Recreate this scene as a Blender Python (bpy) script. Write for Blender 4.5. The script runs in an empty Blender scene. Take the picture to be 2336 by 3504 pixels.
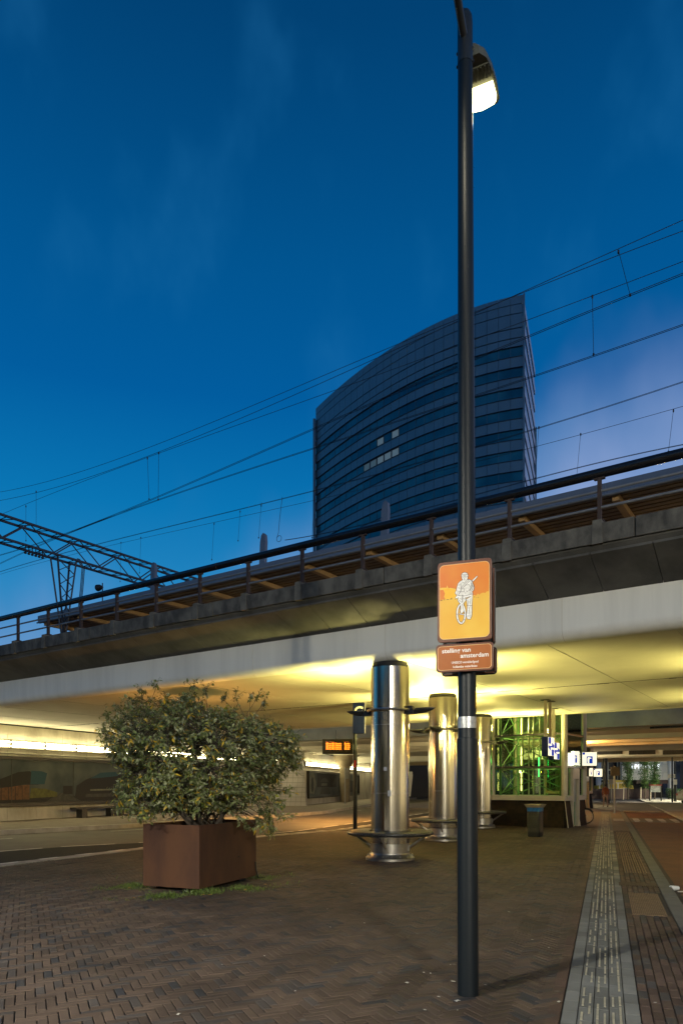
import bpy, bmesh, math, random
import numpy as np
from mathutils import Vector, Matrix
random.seed(7); rng = np.random.default_rng(7)
R = math.radians
scn = bpy.context.scene
C = scn.collection

# ------------------------------------------------------------------ camera
EYE = 1.6
cam_d = bpy.data.cameras.new('camera'); cam = bpy.data.objects.new('camera', cam_d); C.objects.link(cam)
cam.location = (0, 0, EYE); cam.rotation_euler = (R(90), 0, 0)
cam_d.sensor_width = 36.0; cam_d.lens = 24.6; cam_d.shift_y = 0.2663
cam_d.clip_start = 0.05; cam_d.clip_end = 2000
scn.camera = cam

# ------------------------------------------------------------------ world (dusk sky) and exposure
scn.view_settings.view_transform = 'Standard'
scn.view_settings.look = 'None'
scn.view_settings.exposure = 0.0
scn.view_settings.gamma = 1.0
scn.cycles.use_denoising = True
scn.cycles.max_bounces = 7
scn.cycles.diffuse_bounces = 4
scn.cycles.glossy_bounces = 4
scn.cycles.transmission_bounces = 6
scn.cycles.caustics_reflective = False
scn.cycles.caustics_refractive = False
scn.cycles.sample_clamp_indirect = 4.0
W = bpy.data.worlds.new('World'); scn.world = W; W.use_nodes = True
def make_world():
    nt = W.node_tree; N = nt.nodes; L = nt.links; N.clear()
    def nd(t, **k):
        n = N.new(t)
        for a, b in k.items(): setattr(n, a, b)
        return n
    def math_(op, a, b):
        m = nd('ShaderNodeMath', operation=op)
        for i, v in enumerate((a, b)):
            if isinstance(v, (int, float)): m.inputs[i].default_value = v
            else: L.new(v, m.inputs[i])
        return m.outputs[0]
    tc = nd('ShaderNodeTexCoord')
    sep = nd('ShaderNodeSeparateXYZ'); L.new(tc.outputs['Generated'], sep.inputs[0])
    ramp = nd('ShaderNodeValToRGB'); L.new(sep.outputs['Z'], ramp.inputs[0])
    e = ramp.color_ramp.elements
    stops = [(0.0, (.06, .27, .53)), (.26, (.016, .235, .53)), (.36, (.003, .178, .455)), (.48, (.0005, .108, .345)),
             (.60, (.0004, .088, .275)), (.74, (.0005, .053, .172)), (1.0, (.001, .035, .12))]
    e[0].position = stops[0][0]; e[0].color = stops[0][1] + (1,)
    e[1].position = 1.0; e[1].color = stops[-1][1] + (1,)
    for p, c in stops[1:-1]:
        x = e.new(p); x.color = c + (1,)
    # dusk glow low on the right, broken up by thin cloud
    mp = nd('ShaderNodeMapping'); mp.inputs['Scale'].default_value = (3.2, 3.2, 1.5); mp.inputs['Location'].default_value = (1.3, .4, 2.2)
    mp.inputs['Rotation'].default_value = (0, R(25), 0)
    L.new(tc.outputs['Generated'], mp.inputs[0])
    nz = nd('ShaderNodeTexNoise'); nz.inputs['Scale'].default_value = 1.5; nz.inputs['Detail'].default_value = 4; nz.inputs['Roughness'].default_value = .5
    L.new(mp.outputs[0], nz.inputs['Vector'])
    nv = math_('SUBTRACT', nz.outputs['Fac'], .5)
    g = math_('ADD', math_('MULTIPLY', sep.outputs['Z'], -5.2), 2.06)
    g = math_('ADD', g, math_('MULTIPLY', sep.outputs['X'], 1.9))
    g = math_('ADD', g, math_('MULTIPLY', nv, 1.5))
    cl = nd('ShaderNodeMapRange'); cl.interpolation_type = 'SMOOTHSTEP'
    cl.inputs['From Min'].default_value = -.1; cl.inputs['From Max'].default_value = 1.35
    L.new(g, cl.inputs['Value'])
    mix = nd('ShaderNodeMix', data_type='RGBA')
    L.new(cl.outputs[0], mix.inputs['Factor']); L.new(ramp.outputs[0], mix.inputs['A'])
    mix.inputs['B'].default_value = (.29, .38, .65, 1)
    # faint high wisps
    nz2 = nd('ShaderNodeTexNoise'); nz2.inputs['Scale'].default_value = 1.9; nz2.inputs['Detail'].default_value = 4
    mp2 = nd('ShaderNodeMapping'); mp2.inputs['Scale'].default_value = (4.5, 4.0, 1.3); mp2.inputs['Location'].default_value = (.2, 3.1, .4)
    L.new(tc.outputs['Generated'], mp2.inputs[0]); L.new(mp2.outputs[0], nz2.inputs['Vector'])
    w = nd('ShaderNodeMapRange'); w.interpolation_type = 'SMOOTHSTEP'
    w.inputs['From Min'].default_value = .52; w.inputs['From Max'].default_value = .78; w.inputs['To Max'].default_value = .22
    L.new(nz2.outputs['Fac'], w.inputs['Value'])
    mix2 = nd('ShaderNodeMix', data_type='RGBA')
    L.new(w.outputs[0], mix2.inputs['Factor']); L.new(mix.outputs['Result'], mix2.inputs['A']); mix2.inputs['B'].default_value = (.02, .19, .45, 1)
    bg = nd('ShaderNodeBackground'); bg.inputs['Strength'].default_value = 1.0
    L.new(mix2.outputs['Result'], bg.inputs['Color'])
    out = nd('ShaderNodeOutputWorld'); L.new(bg.outputs[0], out.inputs[0])
make_world()

# ------------------------------------------------------------------ frames of reference
F = 2394.0
def q_of(x): return (x - 1168.0) / F
def at_depth(x, y, D): return Vector(((x - 1168.0) / F * D, D, EYE + (2685.0 - y) / F * D))
def on_plane(x, y, z=0.0):
    D = (z - EYE) * F / (2685.0 - y); return Vector(((x - 1168.0) / F * D, D, z))
BU = Vector((.825, -.565, 0)).normalized(); BN = Vector((.565, .825, 0)).normalized()     # along / across the railway
SU = Vector((.3535, .9354, 0)); SN = Vector((.9354, -.3535, 0))                            # along / across the street
Z = Vector((0, 0, 1))
def BR(u, n, z=0.0): return BU * u + BN * n + Z * z
def ST(s, t, z=0.0): return SU * s + SN * t + Z * z
def on_n(x, y, n):                      # the point of a pixel ray on the vertical plane n = const along the railway
    q = q_of(x); D = n / (BN.x * q + BN.y); return at_depth(x, y, D)

# ------------------------------------------------------------------ mesh helpers
wl = {}
class MB:
    def __init__(self): self.v = []; self.f = []; self.mi = []; self.cur = 0
    def add(self, vs, fs):
        b = len(self.v); self.v += [Vector(p) for p in vs]
        for f in fs: self.f.append([b + i for i in f]); self.mi.append(self.cur)
        return self
    def box(self, c, h, ax=None):
        c = Vector(c); a = ax or (Vector((1, 0, 0)), Vector((0, 1, 0)), Z)
        vs = [c + a[0] * (h[0] * i) + a[1] * (h[1] * j) + a[2] * (h[2] * k) for i in (-1, 1) for j in (-1, 1) for k in (-1, 1)]
        return self.add(vs, [(0, 1, 3, 2), (4, 6, 7, 5), (0, 4, 5, 1), (2, 3, 7, 6), (0, 2, 6, 4), (1, 5, 7, 3)])
    def bar(self, p, q, w, h, up=Z):
        p = Vector(p); q = Vector(q); d = (q - p); l = d.length; d = d / l
        s = d.cross(up)
        if s.length < 1e-5: s = d.cross(Vector((1, 0, 0)))
        s.normalize(); t = s.cross(d)
        return self.box((p + q) / 2, (l / 2, w / 2, h / 2), (d, s, t))
    def tube(self, pts, r, seg=8, caps=True):
        pts = [Vector(p) for p in pts]; n = len(pts)
        rs = list(r) if isinstance(r, (list, tuple)) else [r] * n
        rings = []; prev = None
        for i in range(n):
            d = (pts[min(i + 1, n - 1)] - pts[max(i - 1, 0)]).normalized()
            if prev is None:
                a = d.cross(Z)
                if a.length < 1e-3: a = d.cross(Vector((0, 1, 0)))
            else:
                a = prev - d * prev.dot(d)
            a.normalize(); prev = a; b = d.cross(a)
            rings.append([pts[i] + (a * math.cos(2 * math.pi * k / seg) + b * math.sin(2 * math.pi * k / seg)) * rs[i] for k in range(seg)])
        vs = [p for rg in rings for p in rg]; fs = []
        for i in range(n - 1):
            for k in range(seg):
                fs.append((i * seg + k, i * seg + (k + 1) % seg, (i + 1) * seg + (k + 1) % seg, (i + 1) * seg + k))
        if caps: fs += [tuple(range(seg))[::-1], tuple((n - 1) * seg + k for k in range(seg))]
        return self.add(vs, fs)
    def lathe(self, prof, c=(0, 0, 0), seg=48, caps=True):
        c = Vector(c); vs = []; fs = []; n = len(prof)
        for r, z in prof:
            for k in range(seg):
                a = 2 * math.pi * k / seg; vs.append(c + Vector((r * math.cos(a), r * math.sin(a), z)))
        for i in range(n - 1):
            for k in range(seg):
                fs.append((i * seg + k, i * seg + (k + 1) % seg, (i + 1) * seg + (k + 1) % seg, (i + 1) * seg + k))
        if caps: fs += [tuple(range(seg))[::-1], tuple((n - 1) * seg + k for k in range(seg))]
        return self.add(vs, fs)
    def ring(self, prof, c=(0, 0, 0), seg=48):           # closed profile revolved
        c = Vector(c); vs = []; fs = []; n = len(prof)
        for r, z in prof:
            for k in range(seg):
                a = 2 * math.pi * k / seg; vs.append(c + Vector((r * math.cos(a), r * math.sin(a), z)))
        for i in range(n):
            j = (i + 1) % n
            for k in range(seg):
                fs.append((i * seg + k, i * seg + (k + 1) % seg, j * seg + (k + 1) % seg, j * seg + k))
        return self.add(vs, fs)
    def prism(self, poly, z0, z1):
        n = len(poly); vs = [Vector((p[0], p[1], z0)) for p in poly] + [Vector((p[0], p[1], z1)) for p in poly]
        fs = [tuple(range(n))[::-1], tuple(range(n, 2 * n))] + [(i, (i + 1) % n, n + (i + 1) % n, n + i) for i in range(n)]
        return self.add(vs, fs)
    def sweep(self, prof, o, a, b, e):                    # closed 2-D profile (a, b axes at o) extruded by vector e
        o = Vector(o); n = len(prof)
        vs = [o + a * p[0] + b * p[1] for p in prof]; vs += [p + e for p in vs]
        fs = [tuple(range(n))[::-1], tuple(range(n, 2 * n))] + [(i, (i + 1) % n, n + (i + 1) % n, n + i) for i in range(n)]
        return self.add(vs, fs)
    def sheet(self, poly, z):
        return self.add([Vector((p[0], p[1], z)) for p in poly], [tuple(range(len(poly)))])
    def build(self, name, mat, parent=None, smooth=True, fixn=True, bevel=0, kind=None, label=None):
        me = bpy.data.meshes.new(name)
        o = bpy.data.objects.new(name, me); C.objects.link(o)
        off = Vector((0, 0, 0))
        if parent is not None:
            off = wl[parent.name]; o.parent = parent
        wl[o.name] = off.copy()
        me.from_pydata([tuple(p - off) for p in self.v], [], self.f)
        for m in (mat if isinstance(mat, (list, tuple)) else [mat]): me.materials.append(m)
        if any(self.mi): me.polygons.foreach_set('material_index', self.mi)
        if fixn:
            bm = bmesh.new(); bm.from_mesh(me); bmesh.ops.recalc_face_normals(bm, faces=bm.faces); bm.to_mesh(me); bm.free()
        if smooth:
            me.shade_smooth(); me.set_sharp_from_angle(angle=R(38))
        if bevel:
            md = o.modifiers.new('bevel', 'BEVEL'); md.width = bevel; md.segments = 2; md.limit_method = 'ANGLE'; md.angle_limit = R(50)
        if kind: o['kind'] = kind
        if label: o['label'] = label
        return o
def tag(o, label, cat, group=None, kind=None):
    o['label'] = label; o['category'] = cat
    if group: o['group'] = group
    if kind: o['kind'] = kind
    return o
def thing(name, loc, label, cat, group=None):
    o = bpy.data.objects.new(name, None); C.objects.link(o); o.location = loc; o.empty_display_size = .3
    wl[o.name] = Vector(loc); return tag(o, label, cat, group)
def struct(mb, name, mat, **k): return mb.build(name, mat, kind='structure', **k)
def copy_tree(o, parent=None):
    c = o.copy(); C.objects.link(c)
    if parent is not None: c.parent = parent
    for ch in list(o.children): copy_tree(ch, c)
    return c
def light(name, kind, loc, power, col, parent=None, **k):
    d = bpy.data.lights.new(name, kind); d.energy = power; d.color = col
    rot = k.pop('rot', None); aim = k.pop('aim', None)
    for a, b in k.items(): setattr(d, a, b)
    o = bpy.data.objects.new(name, d); C.objects.link(o)
    loc = Vector(loc)
    if parent is not None: o.parent = parent; loc = loc - wl[parent.name]
    o.location = loc
    if aim is not None: o.rotation_euler = Vector(aim).to_track_quat('-Z', 'Y').to_euler()
    if rot is not None: o.rotation_euler = rot
    return o
def text(name, body, size, mat, parent, org, xd, up, off=0.0, align='LEFT', depth=.0015, width=None, spacing=1.0):
    cu = bpy.data.curves.new(name, 'FONT'); cu.body = body; cu.size = size; cu.offset = off; cu.extrude = depth
    cu.align_x = align; cu.space_character = spacing; cu.resolution_u = 3
    tmp = bpy.data.objects.new(name + '_tmp', cu); C.objects.link(tmp)
    dg = bpy.context.evaluated_depsgraph_get(); dg.update()
    me = bpy.data.meshes.new_from_object(tmp.evaluated_get(dg)); me.name = name
    bpy.data.objects.remove(tmp)
    xd = Vector(xd).normalized(); up = Vector(up).normalized(); nr = xd.cross(up); org = Vector(org) - wl[parent.name]
    co = [v.co.copy() for v in me.vertices]
    k = 1.0
    if width and co:
        k = width / max(1e-6, max(c.x for c in co) - min(c.x for c in co))
    for v, c in zip(me.vertices, co): v.co = org + xd * (c.x * k) + up * c.y + nr * c.z
    me.materials.clear(); me.materials.append(mat)
    o = bpy.data.objects.new(name, me); C.objects.link(o); o.parent = parent; wl[o.name] = wl[parent.name].copy()
    return o

# ------------------------------------------------------------------ materials
def M(name, col, rough=.6, metal=0.0, col2=None, var=0.0, vs=2.5, detail=6, bump=0.0, bs=30, spec=.5, emis=None, es=0.0,
      stretch=(1, 1, 1), coat=0.0, lo=.38, hi=.66, alpha=None, trans=0.0, rvar=0.0):
    m = bpy.data.materials.new(name); m.use_nodes = True; nt = m.node_tree; N = nt.nodes; L = nt.links
    b = N['Principled BSDF']
    b.inputs['Roughness'].default_value = rough; b.inputs['Metallic'].default_value = metal
    b.inputs['Specular IOR Level'].default_value = spec; b.inputs['Coat Weight'].default_value = coat
    b.inputs['Base Color'].default_value = tuple(col) + (1,)
    b.inputs['Transmission Weight'].default_value = trans
    if col2 is None and var: col2 = tuple(c * (1 - var) for c in col)
    if col2 is not None or bump or rvar:
        tc = N.new('ShaderNodeTexCoord'); mp = N.new('ShaderNodeMapping'); mp.inputs['Scale'].default_value = stretch
        L.new(tc.outputs['Object'], mp.inputs[0])
    if col2 is not None or rvar:
        nz = N.new('ShaderNodeTexNoise'); nz.inputs['Scale'].default_value = vs; nz.inputs['Detail'].default_value = detail; nz.inputs['Roughness'].default_value = .62
        L.new(mp.outputs[0], nz.inputs['Vector'])
        mr = N.new('ShaderNodeMapRange'); mr.inputs['From Min'].default_value = lo; mr.inputs['From Max'].default_value = hi
        L.new(nz.outputs['Fac'], mr.inputs['Value'])
        if col2 is not None:
            mx = N.new('ShaderNodeMix'); mx.data_type = 'RGBA'
            mx.inputs['A'].default_value = tuple(col) + (1,); mx.inputs['B'].default_value = tuple(col2) + (1,)
            L.new(mr.outputs[0], mx.inputs['Factor']); L.new(mx.outputs['Result'], b.inputs['Base Color'])
        if rvar:
            m2 = N.new('ShaderNodeMapRange'); m2.inputs['To Min'].default_value = rough - rvar; m2.inputs['To Max'].default_value = rough + rvar
            L.new(mr.outputs[0], m2.inputs['Value']); L.new(m2.outputs[0], b.inputs['Roughness'])
    if bump:
        n2 = N.new('ShaderNodeTexNoise'); n2.inputs['Scale'].default_value = bs; n2.inputs['Detail'].default_value = 4
        L.new(mp.outputs[0], n2.inputs['Vector'])
        bp = N.new('ShaderNodeBump'); bp.inputs['Strength'].default_value = bump; bp.inputs['Distance'].default_value = .01
        L.new(n2.outputs['Fac'], bp.inputs['Height']); L.new(bp.outputs[0], b.inputs['Normal'])
    if emis is not None:
        b.inputs['Emission Color'].default_value = tuple(emis) + (1,); b.inputs['Emission Strength'].default_value = es
    return m
def attr_mat(name, rough=.75, bump=.25, bs=60, mul=1.0):
    m = bpy.data.materials.new(name); m.use_nodes = True; nt = m.node_tree; N = nt.nodes; L = nt.links
    b = N['Principled BSDF']; b.inputs['Roughness'].default_value = rough; b.inputs['Specular IOR Level'].default_value = .2
    at = N.new('ShaderNodeAttribute'); at.attribute_name = 'tone'
    tc = N.new('ShaderNodeTexCoord'); nz = N.new('ShaderNodeTexNoise'); nz.inputs['Scale'].default_value = 1.3; nz.inputs['Detail'].default_value = 7
    L.new(tc.outputs['Object'], nz.inputs['Vector'])
    mr = N.new('ShaderNodeMapRange'); mr.inputs['From Min'].default_value = .3; mr.inputs['From Max'].default_value = .7
    mr.inputs['To Min'].default_value = .68 * mul; mr.inputs['To Max'].default_value = 1.28 * mul
    L.new(nz.outputs['Fac'], mr.inputs['Value'])
    vo = N.new('ShaderNodeTexVoronoi'); vo.inputs['Scale'].default_value = 2.6; L.new(tc.outputs['Object'], vo.inputs['Vector'])
    gm = N.new('ShaderNodeMapRange'); gm.inputs['From Min'].default_value = .045; gm.inputs['From Max'].default_value = .075; gm.inputs['To Min'].default_value = 1.0; gm.inputs['To Max'].default_value = 0.0
    L.new(vo.outputs['Distance'], gm.inputs['Value'])
    vm = N.new('ShaderNodeVectorMath'); vm.operation = 'SCALE'
    L.new(at.outputs['Color'], vm.inputs[0]); L.new(mr.outputs[0], vm.inputs['Scale']); gx_ = N.new('ShaderNodeMix'); gx_.data_type = 'RGBA'; gf = N.new('ShaderNodeMath'); gf.operation = 'MULTIPLY'; gf.inputs[1].default_value = .55; L.new(gm.outputs[0], gf.inputs[0]); L.new(gf.outputs[0], gx_.inputs['Factor']); L.new(vm.outputs[0], gx_.inputs['A']); gx_.inputs['B'].default_value = (.12, .115, .105, 1); L.new(gx_.outputs['Result'], b.inputs['Base Color'])
    n2 = N.new('ShaderNodeTexNoise'); n2.inputs['Scale'].default_value = bs; n2.inputs['Detail'].default_value = 3
    L.new(tc.outputs['Object'], n2.inputs['Vector'])
    bp = N.new('ShaderNodeBump'); bp.inputs['Strength'].default_value = bump; bp.inputs['Distance'].default_value = .004
    L.new(n2.outputs['Fac'], bp.inputs['Height']); L.new(bp.outputs[0], b.inputs['Normal'])
    return m
def tile_mat(name, c1, c2, mortar, size, rough=.25, plane='xz', dark=None):
    m = bpy.data.materials.new(name); m.use_nodes = True; nt = m.node_tree; N = nt.nodes; L = nt.links
    b = N['Principled BSDF']; b.inputs['Roughness'].default_value = rough; b.inputs['Specular IOR Level'].default_value = .12
    tc = N.new('ShaderNodeTexCoord'); sp = N.new('ShaderNodeSeparateXYZ'); L.new(tc.outputs['Object'], sp.inputs[0])
    cb = N.new('ShaderNodeCombineXYZ')
    ad = N.new('ShaderNodeMath'); ad.operation = 'SUBTRACT'; L.new(sp.outputs['X'], ad.inputs[0]); L.new(sp.outputs['Y'], ad.inputs[1])
    L.new(ad.outputs[0], cb.inputs[0]); L.new(sp.outputs['Z'], cb.inputs[1])
    bk = N.new('ShaderNodeTexBrick'); L.new(cb.outputs[0], bk.inputs['Vector'])
    bk.offset = 0; bk.squash = 1; bk.inputs['Scale'].default_value = 1; bk.inputs['Brick Width'].default_value = size * 1.38
    bk.inputs['Row Height'].default_value = size; bk.inputs['Mortar Size'].default_value = size * .045
    bk.inputs['Color1'].default_value = c1 + (1,); bk.inputs['Color2'].default_value = c2 + (1,); bk.inputs['Mortar'].default_value = mortar + (1,)
    bk.inputs['Bias'].default_value = -.3
    L.new(bk.outputs['Color'], b.inputs['Base Color'])
    return m

m_steel = bpy.data.materials.new('brushed_steel'); m_steel.use_nodes = True
def _steel():
    nt = m_steel.node_tree; N = nt.nodes; L = nt.links; b = N['Principled BSDF']
    b.inputs['Metallic'].default_value = 1; b.inputs['Base Color'].default_value = (.68, .62, .50, 1)
    b.inputs['Anisotropic'].default_value = .35; b.inputs['Anisotropic Rotation'].default_value = .25
    tg = N.new('ShaderNodeTangent'); tg.direction_type = 'RADIAL'; tg.axis = 'Z'; L.new(tg.outputs[0], b.inputs['Tangent'])
    tc = N.new('ShaderNodeTexCoord'); mp = N.new('ShaderNodeMapping'); mp.inputs['Scale'].default_value = (20, 20, .006)
    L.new(tc.outputs['Object'], mp.inputs[0])
    nz = N.new('ShaderNodeTexNoise'); nz.inputs['Scale'].default_value = 1.0; nz.inputs['Detail'].default_value = 3; L.new(mp.outputs[0], nz.inputs['Vector'])
    bp = N.new('ShaderNodeBump'); bp.inputs['Strength'].default_value = .45; bp.inputs['Distance'].default_value = .02; L.new(nz.outputs['Fac'], bp.inputs['Height'])
    L.new(bp.outputs[0], b.inputs['Normal'])
    n2 = N.new('ShaderNodeTexNoise'); n2.inputs['Scale'].default_value = 3.0; n2.inputs['Detail'].default_value = 6; m3 = N.new('ShaderNodeMapping'); m3.inputs['Scale'].default_value = (2, 2, .12); L.new(tc.outputs['Object'], m3.inputs[0]); L.new(m3.outputs[0], n2.inputs['Vector'])
    mr = N.new('ShaderNodeMapRange'); mr.inputs['To Min'].default_value = .10; mr.inputs['To Max'].default_value = .22; L.new(n2.outputs['Fac'], mr.inputs['Value'])
    L.new(mr.outputs[0], b.inputs['Roughness'])
_steel()
m_steel2 = M('satin_steel', (.50, .47, .42), .38, 1.0, var=.25, vs=8)
m_conc_w = M('white_painted_concrete', (.82, .81, .74), .55, var=.24, stretch=(1.6, 1.6, .12), lo=.42, hi=.85, vs=1.1, bump=.12, bs=25)
m_soffit = M('painted_soffit', (.66, .62, .52), .6, var=.16, vs=.5, bump=.10, bs=12)
m_conc_d = M('weathered_concrete', (.13, .122, .10), .85, col2=(.045, .042, .036), vs=3.2, bump=.7, bs=18, stretch=(1, 1, .6), lo=.36, hi=.62)
m_conc_l = M('pale_concrete', (.135, .127, .105), .85, var=.45, vs=4, bump=.4, bs=30)
m_panel = M('ribbed_dark_panel', (.11, .108, .10), .85, col2=(.06, .059, .054), vs=1.2, bump=.3, bs=60, stretch=(1, 1, .5))
m_wall = M('abutment_concrete', (.52, .49, .41), .8, col2=(.25, .22, .17), vs=.8, bump=.3, bs=14, stretch=(1, 1, .5), lo=.42, hi=.75)
m_black = M('black_paint', (.012, .015, .018), .32, var=.3, vs=6, spec=.5, bump=.04, bs=14)
m_pole = M('black_pole_paint', (.004, .007, .010), .42, col2=(.075, .08, .08), vs=26, spec=.32, bump=.05, bs=10, lo=.70, hi=.75)
m_blackmatte = M('black_rubber', (.012, .012, .012), .7)
m_rail = M('black_handrail', (.010, .010, .012), .25, var=.3, vs=5)
m_greyrail = M('galvanised_rail', (.28, .29, .30), .45, .6, var=.2, vs=5)
m_post = M('rusty_brown_post', (.05, .030, .022), .7, var=.4, vs=8)
m_fascia = M('blue_grey_fascia', (.125, .15, .20), .5, var=.12, vs=1.5)
m_canopy = M('brown_canopy_boards', (.20, .125, .06), .55, var=.3, vs=2)
m_beam = M('tan_canopy_beam', (.50, .31, .13), .55, var=.2, vs=3)
m_truss = M('dark_galvanised_truss', (.05, .055, .065), .5, .5, var=.3, vs=5)
m_wire = M('dark_wire', (.03, .03, .035), .5, .6)
m_corten = M('corten_steel', (.078, .030, .010), .8, col2=(.040, .014, .006), vs=2.2, bump=.2, bs=40, stretch=(1, 1, .35))
m_asphalt = M('asphalt', (.075, .07, .065), .75, var=.35, vs=1.2, bump=.4, bs=180)
m_asphalt_d = M('fresh_dark_asphalt', (.013, .014, .013), .85, spec=.15, var=.3, vs=2, bump=.4, bs=180)
m_red = M('red_asphalt', (.105, .040, .018), .8, col2=(.07, .027, .014), vs=1.1, bump=.35, bs=150)
m_paint = M('road_paint', (.62, .60, .55), .7, var=.4, vs=6)
m_joint = M('dark_joint_sand', (.030, .026, .021), .95, var=.4, vs=9)
m_paver = M('pale_pavers', (.24, .22, .19), .8, var=.3, vs=2, bump=.3, bs=60)
m_plazafar = M('far_brick_paving', (.10, .07, .052), .8, var=.35, vs=3, bump=.3, bs=40)
m_kerb = M('grey_kerb_stone', (.095, .10, .095), .8, var=.3, vs=3, bump=.3, bs=80)
m_kerbpale = M('pale_kerb_stone', (.33, .31, .27), .8, var=.35, vs=2, bump=.3, bs=60)
m_cream = M('cream_rib', (.30, .28, .21), .6, var=.3, vs=12)
m_tube = M('fluorescent_tube', (.9, .9, .8), .4, emis=(1.0, .87, .46), es=44)
m_white = M('white_metal', (.62, .62, .58), .4, var=.1)
m_cap = M('dark_fixture', (.02, .02, .02), .45, var=.3, vs=10)
m_glow_uplight = M('uplight_lens', (.9, .85, .5), .3, emis=(1.0, .82, .32), es=12)
m_lampglass = M('street_lamp_glass', (.9, .9, .7), .3, emis=(1.0, .90, .42), es=7)
m_lamp = M('lamp_housing', (.07, .075, .06), .5, var=.3, vs=10)
m_glass = bpy.data.materials.new('clear_glass'); m_glass.use_nodes = True
def _glass():
    nt = m_glass.node_tree; N = nt.nodes; L = nt.links; N.remove(N['Principled BSDF'])
    tr = N.new('ShaderNodeBsdfTransparent'); tr.inputs[0].default_value = (.84, .93, .74, 1)
    gl = N.new('ShaderNodeBsdfGlossy'); gl.inputs['Roughness'].default_value = .03; gl.inputs[0].default_value = (.9, 1, .9, 1)
    fr = N.new('ShaderNodeFresnel'); fr.inputs[0].default_value = 1.5
    mx = N.new('ShaderNodeMixShader'); L.new(fr.outputs[0], mx.inputs[0]); L.new(tr.outputs[0], mx.inputs[1]); L.new(gl.outputs[0], mx.inputs[2])
    L.new(mx.outputs[0], N['Material Output'].inputs[0])
_glass()
m_green = M('green_truss_paint', (.16, .33, .12), .4, var=.2)
m_post_w = M('cream_post_paint', (.55, .50, .38), .45, var=.15, vs=3)
m_tile = tile_mat('brown_black_tiles', (.005, .004, .004), (.026, .015, .010), (.014, .010, .007), .13, .5)
m_tile_l = tile_mat('grey_wall_tiles', (.38, .36, .37), (.42, .40, .41), (.22, .21, .2), .35, .4)
m_blue = M('navy_sign', (.004, .010, .060), .6, spec=.15)
m_bluelit = M('lit_blue', (.003, .012, .10), .5, spec=.1, emis=(.003, .036, .36), es=1.0)
m_whitelit = M('lit_white_panel', (.9, .9, .85), .4, emis=(1.0, .94, .66), es=1.15)
m_letter = M('lit_letter', (.9, .9, .9), .4, emis=(.88, .95, 1.0), es=1.4)
m_led = M('orange_led', (.2, .05, .01), .4, emis=(1.0, .20, .008), es=5.5)
m_led_dim = M('dim_led', (.3, .08, .02), .5, emis=(1.0, .2, .02), es=.35)
m_darkglass = M('dark_glazing', (.012, .014, .016), .08, spec=.6)
m_tan = M('tan_render', (.36, .27, .17), .7, var=.15, vs=2)

# ================================================================== GROUND
struct(MB().sheet([(-400, -200), (400, -200), (400, 600), (-400, 600)], -.12), 'ground', m_asphalt, fixn=False)
edge = [(-16, -4), (-12, 4), (-6.8, 14), (-5, 17.65), (-2.6, 21.6), (0, 25), (4.2, 34.8), (8, 44)]   # platform edge along the bus road
def off_poly(pl, d):
    out = []
    for i, p in enumerate(pl):
        a = Vector(pl[max(i - 1, 0)]); b = Vector(pl[min(i + 1, len(pl) - 1)]); t = (b - a).normalized()
        out.append((p[0] - t.y * d, p[1] + t.x * d))
    return out
def strip(pl, d0, d1, z, z2=None):
    a = off_poly(pl, d0); b = off_poly(pl, d1); mb = MB()
    n = len(pl)
    for i in range(n - 1):
        if z2 is None: mb.add([(*a[i], z), (*a[i + 1], z), (*b[i + 1], z), (*b[i], z)], [(0, 1, 2, 3)])
        else: mb.prism([a[i], a[i + 1], b[i + 1], b[i]], z, z2)
    return mb
c1 = ST(-14, .76); c2 = ST(47, .76)
plaza = edge + [(c2.x, c2.y), (c1.x, c1.y)]
struct(MB().prism(plaza, -.11, -.014), 'plaza_bed', m_joint, smooth=False)
kerbline = [(-22, 11.6), (-11.6, 23.8), (-8.7, 27.2), (-5.2, 33.6), (-2.9, 37.4), (-1.1, 41), (2.3, 57), (6.5, 78), (11, 92)]
bay_off = [3.9, 3.9, 3.8, 3.0, 1.15, 1.7, 1.8, 1.8]
bay_far = [off_poly(edge, d)[i] for i, d in enumerate(bay_off)]
def bay_():
    mb = MB(); a = off_poly(edge, .16)
    for i in range(len(edge) - 1): mb.add([(*a[i], -.100), (*a[i + 1], -.100), (*bay_far[i + 1], -.100), (*bay_far[i], -.100)], [(0, 1, 2, 3)])
    return mb
def road_():
    return MB().sheet(bay_far + [(20, 95)] + kerbline[::-1] + [(-28, 3)], -.104)
struct(strip(edge, -.20, .16, -.10, .004), 'platform_kerb', m_kerbpale, smooth=False)
struct(bay_(), 'bus_bay', m_asphalt_d, fixn=False)
struct(road_(), 'bus_road', M('warm_asphalt', (.095, .084, .060), .7, var=.35, vs=1.0, bump=.4, bs=150), fixn=False)
# painted dashes: white blocks along the platform edge, thin lines along the road
def dashes(pl, d, w, step, ln, z, lo=0.0, hi=1e9, jit=0):
    mb = MB(); a = off_poly(pl, d); b = off_poly(pl, d + w); s = 0.0
    for i in range(len(pl) - 1):
        p0, p1, r0, r1 = Vector(a[i]), Vector(a[i + 1]), Vector(b[i]), Vector(b[i + 1]); l = (p1 - p0).length; t = 0.0
        while t + ln < l:
            if lo <= s + t <= hi:
                f0, f1 = t / l, (t + ln) / l
                q = [p0.lerp(p1, f0), p0.lerp(p1, f1), r0.lerp(r1, f1), r0.lerp(r1, f0)]
                mb.add([(x.x, x.y, z) for x in q], [(0, 1, 2, 3)])
            t += step
        s += l
    return mb
struct(dashes(edge, .0, .155, 1.0, .5, .0085), 'edge_marking', m_paint, fixn=False)
struct(dashes(bay_far, 0, .12, 2.2, 1.5, -.094), 'lane_marking', m_paint, fixn=False)
struct(dashes(edge, 7.0, .10, 4.0, 1.4, -.0995), 'centre_marking', m_paint, fixn=False)

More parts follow.
